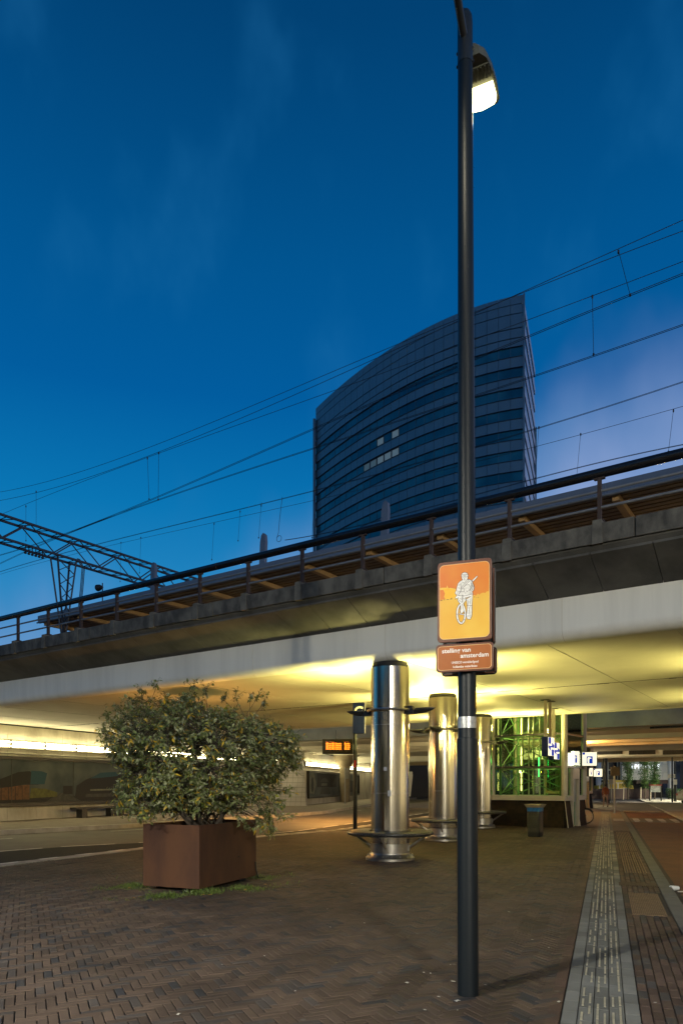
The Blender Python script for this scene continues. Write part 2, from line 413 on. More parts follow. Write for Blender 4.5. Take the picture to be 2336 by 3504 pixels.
# herringbone paving of real bricks
def in_poly(x, y, poly):
    ins = np.zeros(len(x), bool); n = len(poly)
    for i in range(n):
        x0, y0 = poly[i]; x1, y1 = poly[(i + 1) % n]
        c = ((y0 > y) != (y1 > y)) & (x < (x1 - x0) * (y - y0) / (y1 - y0 + 1e-12) + x0); ins ^= c
    return ins
def make_bricks():
    Lb, Wb, g = .21, .07, .0034
    ex = np.array([.911, .4115]); ey = np.array([-.4115, .911])
    i, j = np.meshgrid(np.arange(-700, 700), np.arange(-240, 240), indexing='ij'); i = i.ravel(); j = j.ravel()
    px = i * Wb + j * Lb; py = i * Wb - j * Lb
    rects = np.concatenate([np.stack([px, py, px + Lb, py + Wb], 1), np.stack([px + Lb, py + Wb - Lb, px + Lb + Wb, py + Wb], 1)])
    cx = (rects[:, 0] + rects[:, 2]) / 2; cy = (rects[:, 1] + rects[:, 3]) / 2
    wx = cx * ex[0] + cy * ey[0]; wy = cx * ex[1] + cy * ey[1] + 8.0
    ins = in_poly(wx, wy, off_poly(edge, -.26) + [(c2.x, c2.y), (c1.x, c1.y)])
    t = wx * SN.x + wy * SN.y
    ins &= (t < -.40) & (wy > 2.6) & (wy < 27) & (np.abs(wx) < .62 * wy + 1.2)
    rects = rects[ins]; wy = wy[ins]; wx = wx[ins]
    n = len(rects); V = []; Fc = []; tone = []
    r1 = rng.random(n); r2 = rng.random(n); dz = rng.normal(0, .0013, n)
    patch = np.sin(wx * 1.9 + .4) * np.cos(wy * 1.3 - 1.0) + .6 * np.sin(wx * 3.1 - wy * 2.2)
    dz = dz - .006 * np.clip(np.sin(wx * .8 + 2) * np.cos(wy * .6 + .5), 0, 1)
    big = np.sin(wx * .55 + 1) * np.cos(wy * .43) * .5 + .5
    for k in range(n):
        x0, y0, x1, y1 = rects[k]; x0 += g; y0 += g; x1 -= g; y1 -= g
        jx, jy = rng.normal(0, .0012, 2); x0 += jx; x1 += jx; y0 += jy; y1 += jy
        z = dz[k]; tx, ty = rng.normal(0, .0012, 2)
        if r1[k] < .05: c = (.028, .028, .030)
        elif r1[k] < .24: c = (.046, .039, .035)
        elif r1[k] < .5: c = (.058, .042, .032)
        else: c = (.065, .046, .034)
        s = (.80 + .36 * r2[k]) * (.86 + .28 * big[k])
        if patch[k] > 1.35: s *= .72
        c = (c[0] * s, c[1] * s, c[2] * s, 1)
        b = len(V)
        near = wy[k] < 15
        bv = .004
        rs = [(x0 + bv, y0 + bv), (x1 - bv, y0 + bv), (x1 - bv, y1 - bv), (x0 + bv, y1 - bv)]
        if near: rs += [(x0, y0), (x1, y0), (x1, y1), (x0, y1)]
        for a, (u, v) in enumerate(rs):
            zz = z + (tx if u < (x0 + x1) / 2 else -tx) + (ty if v < (y0 + y1) / 2 else -ty)
            if a > 3: zz = -.0065
            V.append((u * ex[0] + v * ey[0], u * ex[1] + v * ey[1] + 8.0, zz))
        Fc.append((b, b + 1, b + 2, b + 3)); tone.append(c)
        if near:
            for e in range(4): Fc.append((b + e, b + 4 + e, b + 4 + (e + 1) % 4, b + (e + 1) % 4)); tone.append(c)
    # bordering courses beside the guide strip: one soldier row, and straight courses up to the kerb
    def brick(s0, s1, t0, t1, c, zz=0.0, bv=.004):
        b = len(V)
        for d, z in ((bv, zz), (0, -.010)):
            for s, t in ((s0 + d, t0 + d), (s0 + d, t1 - d), (s1 - d, t1 - d), (s1 - d, t0 + d)):
                p = ST(s, t); V.append((p.x, p.y, z))
        Fc.append((b + 3, b + 2, b + 1, b)); tone.append(c)
        for e in range(4): Fc.append((b + e, b + (e + 1) % 4, b + 4 + (e + 1) % 4, b + 4 + e)); tone.append(c)
    s = 2.0
    while s < 26:
        k = .75 + .5 * random.random()
        brick(s, s + .205, -.392, -.298, (.060 * k, .037 * k, .029 * k, 1), random.gauss(0, .001)); s += .212
    for r in range(7):
        t0 = .228 + r * .0757; s = 2.0 + .1 * (r % 2)
        while s < 26:
            if (9.35 < s + .1 < 11.2 and .29 < t0 < .70): s += .206; continue
            k = .7 + .55 * random.random(); c = (.060, .041, .034) if random.random() < .8 else (.04, .038, .038)
            brick(s, s + .2, t0, t0 + .0705, (c[0] * k, c[1] * k, c[2] * k, 1), random.gauss(0, .001)); s += .206
    me = bpy.data.meshes.new('brick_paving'); me.from_pydata(V, [], Fc)
    at = me.attributes.new('tone', 'FLOAT_COLOR', 'FACE'); at.data.foreach_set('color', np.array(tone, np.float32).ravel())
    me.materials.append(attr_mat('paving_brick', .72, .3, 70)); o = bpy.data.objects.new('brick_paving', me); C.objects.link(o); o['kind'] = 'structure'
make_bricks()
struct(MB().sheet([(.75, 26.6), tuple(ST(28.29, -.392).xy), tuple(ST(25.9, -.392).xy), tuple(ST(25.9, .76).xy), tuple(ST(47, .76).xy), (8, 44), (4.2, 34.8)], -.004), 'far_paving', m_plazafar, fixn=False)

# guide strip of grey tiles with cream ribs
def guide():
    V = MB(); tone = []
    ts = [-.292, -.188, -.085, .018, .121, .222]
    for c in range(5):
        s = 2.0 + random.random() * .2
        while s < 47:
            l = .26 if c in (0, 4) else .30
            if s < 26:
                k = .80 + .4 * random.random(); g = .0035
                col = (.118 * k, .122 * k, .116 * k, 1) if c in (0, 4) else (.105 * k, .109 * k, .104 * k, 1)
                if 13 < s < 26 and c in (0, 4) and random.random() < .45: col = (.20 * k, .19 * k, .16 * k, 1)
                pts = [ST(s + g, ts[c] + g), ST(s + g, ts[c + 1] - g), ST(s + l - g, ts[c + 1] - g), ST(s + l - g, ts[c] + g)]
                V.prism([(p.x, p.y) for p in pts], -.010, .001 + random.gauss(0, .0008)); tone += [col] * 6
            s += l
    me = bpy.data.meshes.new('guide_strip'); me.from_pydata([tuple(p) for p in V.v], [], V.f)
    at = me.attributes.new('tone', 'FLOAT_COLOR', 'FACE'); at.data.foreach_set('color', np.array(tone, np.float32).ravel())
    me.materials.append(attr_mat('grey_tile', .75, .3, 90)); o = bpy.data.objects.new('guide_strip', me); C.objects.link(o); o['kind'] = 'structure'
    struct(MB().sheet([tuple(ST(a, b).xy) for a, b in ((26, -.292), (26, .222), (47, .222), (47, -.292))], 0), 'far_guide_strip', m_kerb, fixn=False)
    rb = MB()
    for c in range(1, 4):
        for f in (.27, .73):
            t = ts[c] + (ts[c + 1] - ts[c]) * f; s = 3.0
            while s < 40:
                l = random.choice((.10, .17, .22, .24, .24)); 
                if random.random() < (.78 if s < 12.2 or s > 14.2 else .3):
                    w = .0075 if s < 20 else .009
                    pts = [ST(s, t - w), ST(s, t + w), ST(s + l, t + w), ST(s + l, t - w)]
                    rb.prism([(p.x, p.y) for p in pts], -.002, .007)
                s += l + random.choice((.03, .05, .08, .16 if s < 12 else .05))
    struct(rb, 'guide_rib', m_cream, smooth=False)
    tp = MB()
    for (sa, sb, n) in ((9.35, 10.25, 18), (10.28, 11.2, 18), (13.7, 18.0, 9), (18.3, 25.5, 9)):
        for k in range(n):
            t = .30 + (.40 / n) * (k + .5); w = .0068 if n > 10 else .006
            pts = [ST(sa, t - w), ST(sa, t + w), ST(sb, t + w), ST(sb, t - w)]; tp.prism([(p.x, p.y) for p in pts], -.006, .006)
    struct(tp, 'tactile_rib', M('ochre_rib', (.20, .13, .075), .75, var=.4, vs=9), smooth=False)
    pts = [ST(9.35, .294), ST(9.35, .706), ST(11.2, .706), ST(11.2, .294)]
    struct(MB().prism([(p.x, p.y) for p in pts], -.02, -.004), 'tactile_plate', M('dark_tactile', (.06, .042, .03), .8, var=.3), smooth=False)
    dr = MB()
    pts = [ST(11.95, .19), ST(11.95, .76), ST(12.35, .76), ST(12.35, .19)]
    dr.prism([(p.x, p.y) for p in pts], -.01, .004)
    for k in range(16):
        t = .22 + .033 * k; pts = [ST(12.0, t), ST(12.0, t + .016), ST(12.3, t + .016), ST(12.3, t)]; dr.prism([(p.x, p.y) for p in pts], .004, .009)
    o = dr.build('drain_grate', M('rusty_iron', (.045, .028, .016), .8, var=.4, vs=12), smooth=False)
    tag(o, 'rusty iron drain grate set across the brick path beside the kerb', 'drain')
guide()
def st_rect(mb, s0, s1, t0, t1, z0, z1):
    mb.prism([tuple(ST(a, b).xy) for a, b in ((s0, t0), (s0, t1), (s1, t1), (s1, t0))], z0, z1); return mb
k = MB(); s = -10.0
while s < 46: st_rect(k, s + .006, s + .994, .764, .95, -.11, .006 + random.gauss(0, .001)); s += 1.0
struct(k, 'kerb', m_kerb, smooth=False)
struct(st_rect(MB(), -10, 46, .95, 1.06, -.11, -.060), 'gutter', M('gutter_stone', (.035, .03, .026), .85, var=.3, vs=5, bump=.3), smooth=False)
struct(st_rect(MB(), -10, 34, 1.06, 3.3, -.11, -.075), 'cycle_lane', m_red, smooth=False)
struct(st_rect(MB(), 38.2, 46, 1.06, 3.3, -.11, -.075), 'cycle_lane_far', m_red, smooth=False)
struct(st_rect(MB(), 34, 38.2, 1.06, 3.3, -.11, -.0755), 'crossing_bed', m_asphalt, smooth=False)
zb = MB()
for kx in range(4):
    st_rect(zb, 35.2, 37.5, 1.2 + kx * .55, 1.47 + kx * .55, -.075, -.070)
    st_rect(zb, 34.2, 34.7, 1.2 + kx * .55, 1.40 + kx * .55, -.075, -.070)
struct(zb, 'crossing_marking', M('worn_paint', (.30, .32, .34), .7, var=.3, vs=3), smooth=False)
struct(st_rect(MB(), 33.2, 35.4, .3, .74, -.02, .003), 'tactile_pad', m_paver, smooth=False)
struct(st_rect(MB(), -10, 110, 3.3, 3.45, -.11, .03), 'island_kerb', m_kerbpale, smooth=False)
struct(st_rect(MB(), -10, 47, 3.45, 30, -.11, .02), 'side_pavement', m_paver, smooth=False)
struct(st_rect(MB(), 47, 110, 3.45, 30, -.11, .022), 'lit_tone_pavement', M('lit_tone_pavers', (.34, .33, .27), .8, var=.3, vs=1.5), smooth=False)  # paler beyond the decks: stronger light there is put into the colour
struct(st_rect(MB(), 47, 72, -16, 3.3, -.11, -.03), 'far_road', M('grey_pavers', (.22, .19, .17), .8, var=.3, vs=1.5), smooth=False)
struct(st_rect(MB(), 50, 58, -.9, .5, -.03, -.02), 'far_footpath', m_paver, smooth=False)

# ================================================================== LEFT ABUTMENT
WD = Vector((.393, .92, 0)).normalized(); WN = Vector((WD.y, -WD.x, 0))     # along the wall, out of the wall (towards the road)
W0 = Vector((-14.4, 29.5, 0))
W2D = Vector((.242, .97, 0)).normalized(); W2N = Vector((W2D.y, -W2D.x, 0)); W20 = Vector((-2.85, 53.2, 0))
def WP(k, d=0.0, z=0.0): return W0 + WD * k + WN * d + Z * z
def WP2(k, d=0.0, z=0.0): return W20 + W2D * k + W2N * d + Z * z
wallback = [(9, 84), (3.2, 78.5), (-2.85, 53.4), (-4.6, 52), (-14.4, 29.5), (-22, 11.8)]
struct(MB().prism(kerbline[:-1] + wallback, -.11, .05), 'wall_pavement', M('wall_side_pavers', (.16, .13, .095), .8, var=.4, vs=2, bump=.3), smooth=False)
struct(strip(kerbline[:-1], -.22, .04, -.11, .062), 'road_kerb', m_kerbpale, smooth=False)

abut = thing('abutment_wall', (W0.x, W0.y, 0), 'long concrete wall of upright panels on the left behind the road', 'wall')
mb = MB(); k = -12.0
while k < 24.4:
    mb.box(WP(k + .775, -.2, 2.1), (.768, .2, 2.05), (WD, WN, Z)); k += 1.55
mb.build('panel', m_wall, abut, smooth=False)
mb = MB().bar(WP(-12, -.12, 4.165), WP(24.4, -.12, 4.165), .25, .06); mb.build('bearing_strip', m_blackmatte, abut, smooth=False)
mb = MB().bar(WP(-12, .03, 2.93), WP(24.4, .03, 2.93), .06, .05); mb.build('ledge', m_conc_l, abut, smooth=False)

ab2 = thing('far_abutment_wall', (W20.x, W20.y, 0), 'far stretch of concrete wall beyond the grey tiled pier', 'wall')
mb = MB(); k = 0.0
while k < 26: mb.box(WP2(k + .9, -.2, 2.1), (.892, .2, 2.05), (W2D, W2N, Z)); k += 1.8
mb.build('panel', m_wall, ab2, smooth=False)
MB().bar(WP2(0, -.1, 4.165), WP2(26, -.1, 4.165), .25, .06).build('bearing_strip', m_blackmatte, ab2, smooth=False)
W3D = Vector((1, .07, 0)).normalized(); W3N = Vector((W3D.y, -W3D.x, 0)); W30 = Vector((13.0, 85.5, 0))
def WP3(k, d=0.0, z=0.0): return W30 + W3D * k + W3N * d + Z * z
ab3 = thing('back_wall', (W30.x, W30.y, 0), 'farthest concrete wall with tube lamps, seen through the glass lift building', 'wall')
mb = MB()
for k in range(8): mb.box(WP3(k * 2 + 1, -.2, 2.1), (.992, .2, 2.05), (W3D, W3N, Z))
mb.build('panel', m_wall, ab3, smooth=False)
pier = MB()
pier.add([(-5.1, 51.6, 0), (-2.55, 51.0, 0), (-2.55, 53.2, 0), (-5.1, 53.4, 0), (-4.9, 51.8, 4.18), (-2.95, 51.6, 4.18), (-2.95, 53.1, 4.18), (-4.9, 53.3, 4.18)],
         [(3, 2, 1, 0), (4, 5, 6, 7), (0, 1, 5, 4), (1, 2, 6, 5), (2, 3, 7, 6), (3, 0, 4, 7)])
tag(pier.build('tiled_pier', m_tile_l, smooth=False), 'pale grey tiled pier with sloping sides, between the two stretches of wall', 'pier')

m_lamp_housing = M('grey_lamp_housing', (.20, .19, .16), .6, var=.2)
# wall lamps: a housing with two fluorescent tubes, repeated in a row
def wall_lamp(P, k, ln, z=3.34):
    r = thing('wall_lamp', P(k + ln / 2, 0, z), '', 'wall lamp')
    mb = MB(); mb.bar(P(k + .01, .05, z - .15), P(k + ln - .01, .05, z - .15), .10, .04); mb.bar(P(k + .01, .02, z), P(k + ln - .01, .02, z), .04, .34)
    mb.box(P(k + .02, .09, z), (.015, .06, .16), (WD, WN, Z)); mb.box(P(k + ln - .02, .09, z), (.015, .06, .16), (WD, WN, Z))
    mb.build('housing', m_lamp_housing, r, smooth=False)
    for dz in (.085, -.085):
        MB().tube([P(k + .06, .13, z + dz), P(k + ln - .06, .13, z + dz)], .026, 8).build('tube', m_tube, r)
    return r
k = .467 - 1.88 * 3
for i in range(16):
    r = wall_lamp(WP, k, 1.88); tag(r, 'twin fluorescent lamp tubes in the row on the long wall behind the bush', 'wall lamp', 'lamps in a row on the left wall'); k += 1.88
for i in range(13):
    r = wall_lamp(WP2, .1 + i * 1.9, 1.9, 3.2); tag(r, 'twin fluorescent lamp tubes in the row on the far wall beyond the tiled pier', 'wall lamp', 'lamps in a row on the far wall')

for i in range(8):
    r = wall_lamp(WP3, .1 + i * 1.95, 1.9, 3.2); tag(r, 'twin fluorescent lamp tubes in the row on the farthest wall, seen through the glass', 'wall lamp', 'lamps in a row on the farthest wall')

# murals in deep dark frames: skyline pictures printed on panels
m_frame = M('dark_frame', (.03, .027, .022), .4, var=.3)
m_mural = M('mural_sky_print', (.13, .14, .135), .5, spec=.12, col2=(.045, .056, .064), vs=.55, detail=3, lo=.3, hi=.7)
m_p_dark = M('mural_dark_print', (.006, .006, .007), .6); m_p_teal = M('mural_teal_print', (.006, .045, .07), .6)
m_p_yel = M('mural_yellow_print', (.10, .10, .018), .6, var=.5, vs=4); m_p_or = M('mural_orange_print', (.13, .055, .022), .6, var=.6, vs=5)
m_p_grey = M('mural_grey_print', (.05, .05, .045), .6, var=.5, vs=5); m_p_pale = M('mural_pale_print', (.16, .16, .12), .6, var=.5, vs=3)
def mural(P, D_, N_, k0, k1, z0, z1, label, seams, shapes):
    r = thing('mural', P(k0, 0, z0), label, 'mural')
    fr = MB(); d = .22
    fr.bar(P(k0, d / 2, z1 - .05), P(k1, d / 2, z1 - .05), d, .14); fr.bar(P(k0, d / 2, z0 + .07), P(k1, d / 2, z0 + .07), d, .16)
    fr.bar(P(k0 + .08, d / 2, z0 + .15), P(k0 + .08, d / 2, z1 - .12), .16, d, up=N_); fr.bar(P(k1 - .08, d / 2, z0 + .15), P(k1 - .08, d / 2, z1 - .12), .16, d, up=N_)
    fr.build('frame', m_frame, r, smooth=False)
    MB().box(P((k0 + k1) / 2, .06, (z0 + z1) / 2), ((k1 - k0) / 2 - .15, .02, (z1 - z0) / 2 - .12), (D_, N_, Z)).build('picture', m_mural, r, smooth=False)
    sm = MB()
    for s in seams: sm.bar(P(s, .085, z0 + .15), P(s, .085, z1 - .12), .03, .01, up=N_)
    sm.build('seam', m_p_grey, r, smooth=False)
    lay = 0
    by = {}
    for m, poly in shapes:
        lay += 1; by.setdefault(m.name, (m, MB()))[1].add([P(a, .0812 + .0005 * lay, b) for a, b in poly], [tuple(range(len(poly)))])
    for m, b in by.values(): b.build('print', m, r, smooth=False, fixn=False)
    return r
def arc(cx, cz, rx, rz, a0, a1, n=12): return [(cx + rx * math.cos(R(a0 + (a1 - a0) * i / n)), cz + rz * math.sin(R(a0 + (a1 - a0) * i / n))) for i in range(n + 1)]
sh = [(m_p_dark, [(-6, .8), (14, .8), (14, 1.05), (-6, 1.05)]),
      (m_p_grey, [(2.4, .82), (4.6, .82), (3.6, 1.22), (3.3, 1.22)]),
      (m_p_or, [(-2.0, .95), (1.5, .95), (1.5, 1.60), (.6, 1.55), (-.6, 1.35), (-2.0, 1.25)]),
      (m_p_yel, [(1.5, 1.0), (3.1, 1.05), (3.1, 1.25), (2.4, 1.42), (1.6, 1.45)]),
      (m_p_dark, [(-.4, 1.45), (-.2, 1.78), (.3, 1.95), (.9, 2.15), (1.5, 2.2), (2.2, 1.95), (2.0, 1.6), (1.2, 1.6), (.5, 1.5)]),
      (m_p_teal, [(1.55, 1.62), (2.35, 1.62), (2.5, 2.12), (2.2, 2.2), (1.6, 2.22)]),
      (m_p_dark, [(3.45, 1.15), (4.05, 1.15), (4.05, 1.55), (3.45, 1.55)]),
      (m_p_dark, [(4.2, 1.05), (8.5, 1.05), (8.5, 1.9), (7.2, 2.15), (5.8, 2.1), (4.9, 1.85), (4.3, 1.55)]),
      (m_p_teal, [(5.2, 1.9), (5.9, 2.2), (7.0, 2.25), (7.2, 2.05), (6.0, 1.95)]),
      (m_p_pale, [(5.2, 1.3), (7.4, 1.32), (7.4, 1.4), (5.2, 1.38)]), (m_p_grey, [(4.9, 1.0), (8, 1.0), (8, 1.18), (4.9, 1.15)]),
      (m_p_or, [(-4.8, .98), (-3, .98), (-3, 1.3), (-4.8, 1.2)])]
for i in range(9): sh.append((m_p_dark, [(-1.8 + i * .36, .95), (-1.77 + i * .36, .95), (-1.77 + i * .36, 1.55), (-1.8 + i * .36, 1.5)]))
mural(WP, WD, WN, -6.2, 13.0, .66, 2.80, 'long dark framed mural of city buildings under cloudy sky, on the left wall', [-3, .55, 4.1, 7.65, 11.2], sh)
sh2 = [(m_p_pale, [(1.3, .95), (2.4, .85), (3.1, 1.6), (2.6, 2.5), (1.7, 2.62), (1.35, 2.0)]),
       (m_p_dark, arc(2.0, 1.6, .35, .62, 0, 360, 16)), (m_p_grey, [(4.2, .8), (7.6, .8), (7.2, 1.35), (4.8, 1.4)]),
       (m_p_dark, [(3.3, 1.4), (9.4, 1.4), (9.4, 2.5), (3.3, 2.6)]), (m_p_grey, arc(5.6, 1.65, 1.3, .5, 20, 160)),
       (m_p_pale, [(4.6, 1.52), (6.4, 1.52), (6.4, 1.72), (4.6, 1.72)]), (m_p_grey, [(8.2, 1.6), (9.6, 2.55), (10.0, 2.55), (9.0, 1.4)]),
       (m_p_dark, [(10.4, .9), (17.5, .9), (17.5, 1.9), (10.4, 2.2)]), (m_p_grey, [(12.0, 1.2), (12.6, 1.2), (12.5, 1.9), (12.0, 2.0)]),
       (m_p_or, [(13.6, 1.1), (14.6, 1.1), (14.4, 1.8), (13.7, 1.9)])]
for i in range(5): sh2.append((m_p_dark, [(4.75 + i * .33, 1.55), (4.83 + i * .33, 1.55), (4.83 + i * .33, 1.70), (4.75 + i * .33, 1.70)]))
mural(WP2, W2D, W2N, .7, 18.5, .55, 2.66, 'dark framed mural with pale shapes on the far wall, past the tiled pier', [4.2, 8.2, 12.2, 15.6], sh2)
bn = thing('bench', WP(6, .8, 0), 'low dark bench in front of the long mural, seen under the bush', 'bench')
MB().bar(WP(3.4, .75, .50), WP(12.0, .75, .50), .42, .09).build('seat', m_frame, bn, smooth=False)
for kk in (3.95, 5.9, 6.5, 8.5, 10.6): MB().box(WP(kk, .75, .255), (.18, .17, .205), (WD, WN, Z)).build('leg', m_frame, bn, smooth=False)
# slim stop pole in front of the far wall
sp = thing('stop_pole', on_plane(1180, 2752, .05), 'slim grey stop pole with narrow plate, before the far mural', 'pole')
b0 = wl[sp.name]
MB().tube([b0, b0 + Z * 2.9], .05, 8).build('pole', m_greyrail, sp); MB().box(b0 + Vector((.16, 0, 2.45)), (.16, .03, .42)).build('plate', m_greyrail, sp, smooth=False)
# flared white pillar near the end of the wall
pl = Vector((.3, 62.5, 0))
MBp = MB().lathe([(.45, .05), (.45, 2.6), (.52, 3.1), (.8, 3.7), (1.3, 4.2)], pl, 28)
tag(MBp.build('flared_pillar', M('brown_concrete', (.20, .16, .10), .8, var=.3, vs=2)), 'tan concrete pillar flaring out at its top, beyond the display board', 'pillar')

# ================================================================== RAILWAY BRIDGE
U0, U1 = -48.0, 16.0
bridge = thing('railway_bridge', BR(-8, 18, 0), 'grey concrete railway bridge with white curved underside edge, spanning the square', 'bridge')
def along(prof, u0, u1, mb=None):
    mb = mb or MB(); o = BR(u0, 0, 0); return mb.sweep(prof, o, BN, Z, BU * (u1 - u0))
# deck box: rounded white edge, soffit, rear edge
def deck(n0, n1, zb, zt, u0, u1, r=.22):
    pr = [(n0, zt)]
    for i in range(9):
        a = R(180 + 90 * i / 8); pr.append((n0 + r + r * math.cos(a), zb + r + r * math.sin(a)))
    pr += [(n1, zb), (n1, zt)]
    return pr
mb = MB(); seg = 9.2; u = U0
while u < U1: along(deck(12.6, 25.5, 4.20, 5.44, 0, 0), u + .004, min(u + seg, U1) - .004, mb); u += seg
mb.build('deck', m_soffit, bridge)
fz = MB(); u = U0
while u < U1:
    pr = [(12.598, 4.95)] + [(12.598 + .222 + .224 * math.cos(R(180 + 90 * i / 8)), 4.198 + .222 + .224 * math.sin(R(180 + 90 * i / 8))) for i in range(9)]
    pr += [(12.82, 4.201), (12.82, 4.95)]
    along(pr, u + .006, u + 3.68 - .006, fz); u += 3.68
fz.build('white_edge', m_conc_w, bridge)
pn = MB(); u = U0
while u < U1:                                                              # ribbed inclined panels under the walkway
    along([(12.6, 4.955), (11.72, 5.36), (11.72, 5.43), (12.6, 5.03)], u + .006, u + .949, pn)
    u += .955
pn.build('underside_panel', m_panel, bridge, smooth=False)
along([(11.72, 5.40), (12.9, 5.44), (12.9, 5.5), (11.66, 5.5), (11.66, 5.46)], U0, U1).build('walkway_edge', m_panel, bridge, smooth=False)
pp = MB(); u = U0
while u < U1: along([(11.60, 5.48), (11.60, 5.80), (11.95, 5.80), (11.95, 5.503), (11.68, 5.503)], u + .008, u + 4.552, pp); u += 4.56
pp.build('parapet', m_conc_d, bridge, smooth=False, bevel=.012)
along([(12.0, 5.505), (25.5, 5.505), (25.5, 5.445), (12.95, 5.445)], U0, U1).build('deck_top', m_conc_d, bridge, smooth=False)
sj = MB(); u = U0 + 1.1
while u < U1:
    sj.bar(BR(u, 12.95, 4.198), BR(u, 25.3, 4.198), .012, .006); u += 3.05
sj.build('formwork_seam', M('soffit_seam', (.34, .31, .25), .7, var=.4, vs=3), bridge, smooth=False)
jt = MB().bar(BR(U0, 18.6, 4.197), BR(U1, 18.6, 4.197), .022, .008); u = -30.0
while u < 6:
    l = random.uniform(.08, .4); jt.bar(BR(u, 18.62, 4.195), BR(u + l, 18.62, 4.195), .05, .01); u += l + random.choice((.1, .25, .6, 1.4))
jt.build('soffit_joint', m_blackmatte, bridge, smooth=False)
pu = [-2.97 - 1.52 * i for i in range(-6, 26)]
for u in pu: MB().add(*(lambda c: ([c + BU * a + BN * b + Z * z for (a, b, z) in ((-.085, -.02, 0), (.085, -.02, 0), (.085, .26, 0), (-.085, .26, 0), (-.07, -.014, .385), (.07, -.014, .385), (.07, .25, .385), (-.07, .25, .385))],
    [(3, 2, 1, 0), (4, 5, 6, 7), (0, 1, 5, 4), (1, 2, 6, 5), (2, 3, 7, 6), (3, 0, 4, 7)]))(BR(u, 11.60, 5.47))).build('post_footing', m_conc_l, bridge, smooth=False)
MB().tube([BR(U0, 25.56, 4.19), BR(U1, 25.56, 4.19)], .035, 8).build('rear_pipe', m_post_w, bridge)

rail = thing('bridge_railing', BR(-8, 11.75, 5.80), 'black tubular handrail on rusty posts along the bridge edge', 'railing')
MB().tube([BR(U0, 11.75, 6.66), BR(U1, 11.75, 6.66)], .078, 16).build('handrail', m_rail, rail)
for z in (6.10, 6.37): MB().tube([BR(U0, 11.75, z), BR(U1, 11.75, z)], .024, 8).build('rail', m_greyrail, rail)
cl_ = MB(); u = U0
while u < U1: cl_.tube([BR(u, 11.75, 6.66), BR(u + .02, 11.75, 6.66)], .0805, 16); u += 6.08
cl_.build('collar', m_post, rail)
for u in pu:
    p = MB(); p.bar(BR(u, 11.75, 5.868), BR(u, 11.75, 6.56), .055, .075, up=BN); p.box(BR(u, 11.75, 6.572), (.085, .03, .014), (BU, BN, Z)); p.box(BR(u, 11.75, 5.88), (.07, .07, .012), (BU, BN, Z))
    p.build('post', m_post, rail, smooth=False)

# ------------------------------------------------------------------ station canopy on the bridge
can = thing('platform_canopy', BR(-14, 19, 5.5), 'long flat platform canopy with blue grey fascia and brown ribbed underside', 'canopy')
CU0, CU1 = -28.6, 12.0
fa = MB(); u = CU0
while u < CU1: along([(17.98, 8.77), (17.98, 9.07), (18.08, 9.09), (18.08, 8.75)], u + .003, min(u + 4.84, CU1) - .003, fa); u += 4.84
fa.build('fascia', m_fascia, can, smooth=False)
MB().tube([BR(CU0, 17.95, 8.76), BR(CU1, 17.95, 8.76)], .035, 8).build('gutter_tube', m_greyrail, can)
prf = [(18.085, 9.05)]; n = 18.085
low = []
while n < 23.6: low += [(n, 8.80), (n + .19, 8.80), (n + .20, 8.86), (n + .24, 8.86)]; n += .25
along(low + [(23.7, 9.05), (18.085, 9.05)], CU0 + .01, CU1).build('roof', m_canopy, can, smooth=False)
for i in range(17):
    u = -28.3 + 2.41 * i
    MB().box(BR(u, 20.85, 8.72), (.085, 2.7, .075), (BU, BN, Z)).build('beam', m_beam, can, smooth=False)
for u in (-23.6, -17.5, -12.2):
    b = MB(); lean = BU * .28
    base = BR(u, 20.0, 5.5); top = BR(u + .3, 20.0, 11.02)
    d = (top - base)
    pr = [(-.13, 0), (.13, 0), (.13, .94), (.09, .985), (0, 1.0), (-.09, .985), (-.13, .94)]
    vs = [base + BU * a + d * t + BN * s for s in (-.07, .07) for a, t in pr]
    nn = len(pr); b.add(vs, [tuple(range(nn)), tuple(range(nn, 2 * nn))[::-1]] + [(i, (i + 1) % nn, nn + (i + 1) % nn, nn + i) for i in range(nn)])
    b.build('mast', m_fascia, can, smooth=False)
for i in range(7):                                                          # strip lamps hung under the canopy, hidden from below by the parapet
    u = -26 + i * 5.6
    MB().bar(BR(u - .7, 22.3, 8.62), BR(u + .7, 22.3, 8.62), .12, .06).build('strip_lamp', M('warm_strip_lamp', (.9, .8, .5), .4, emis=(1.0, .62, .22), es=5) if i == 0 else bpy.data.materials['warm_strip_lamp'], can, smooth=False)
    light('canopy_light', 'AREA', BR(u, 22.3, 8.5), 105, (1.0, .67, .30), can, shape='RECTANGLE', size=1.3, size_y=.12, spread=R(175))
# canopy light falls on the pale platform and comes back up to the boards
along([(17.0, 5.51), (25.3, 5.51), (25.3, 6.2), (17.0, 6.2)], CU0 - 6, CU1).build('platform', m_conc_l, can, smooth=False)
spk = thing('platform_loudspeaker', BR(-25.7, 19.2, 9.05), 'small round loudspeaker on a short mast above the canopy', 'loudspeaker')
c = wl[spk.name]
MB().tube([c, c + Z * 1.3], .025, 6).build('stem', m_truss, spk)
MB().tube([c + BU * -.34 + Z * 1.14, c + BU * -.2 + Z * 1.14, c + BU * .0 + Z * 1.12], [.15, .13, .05], 12).build('horn', m_truss, spk)

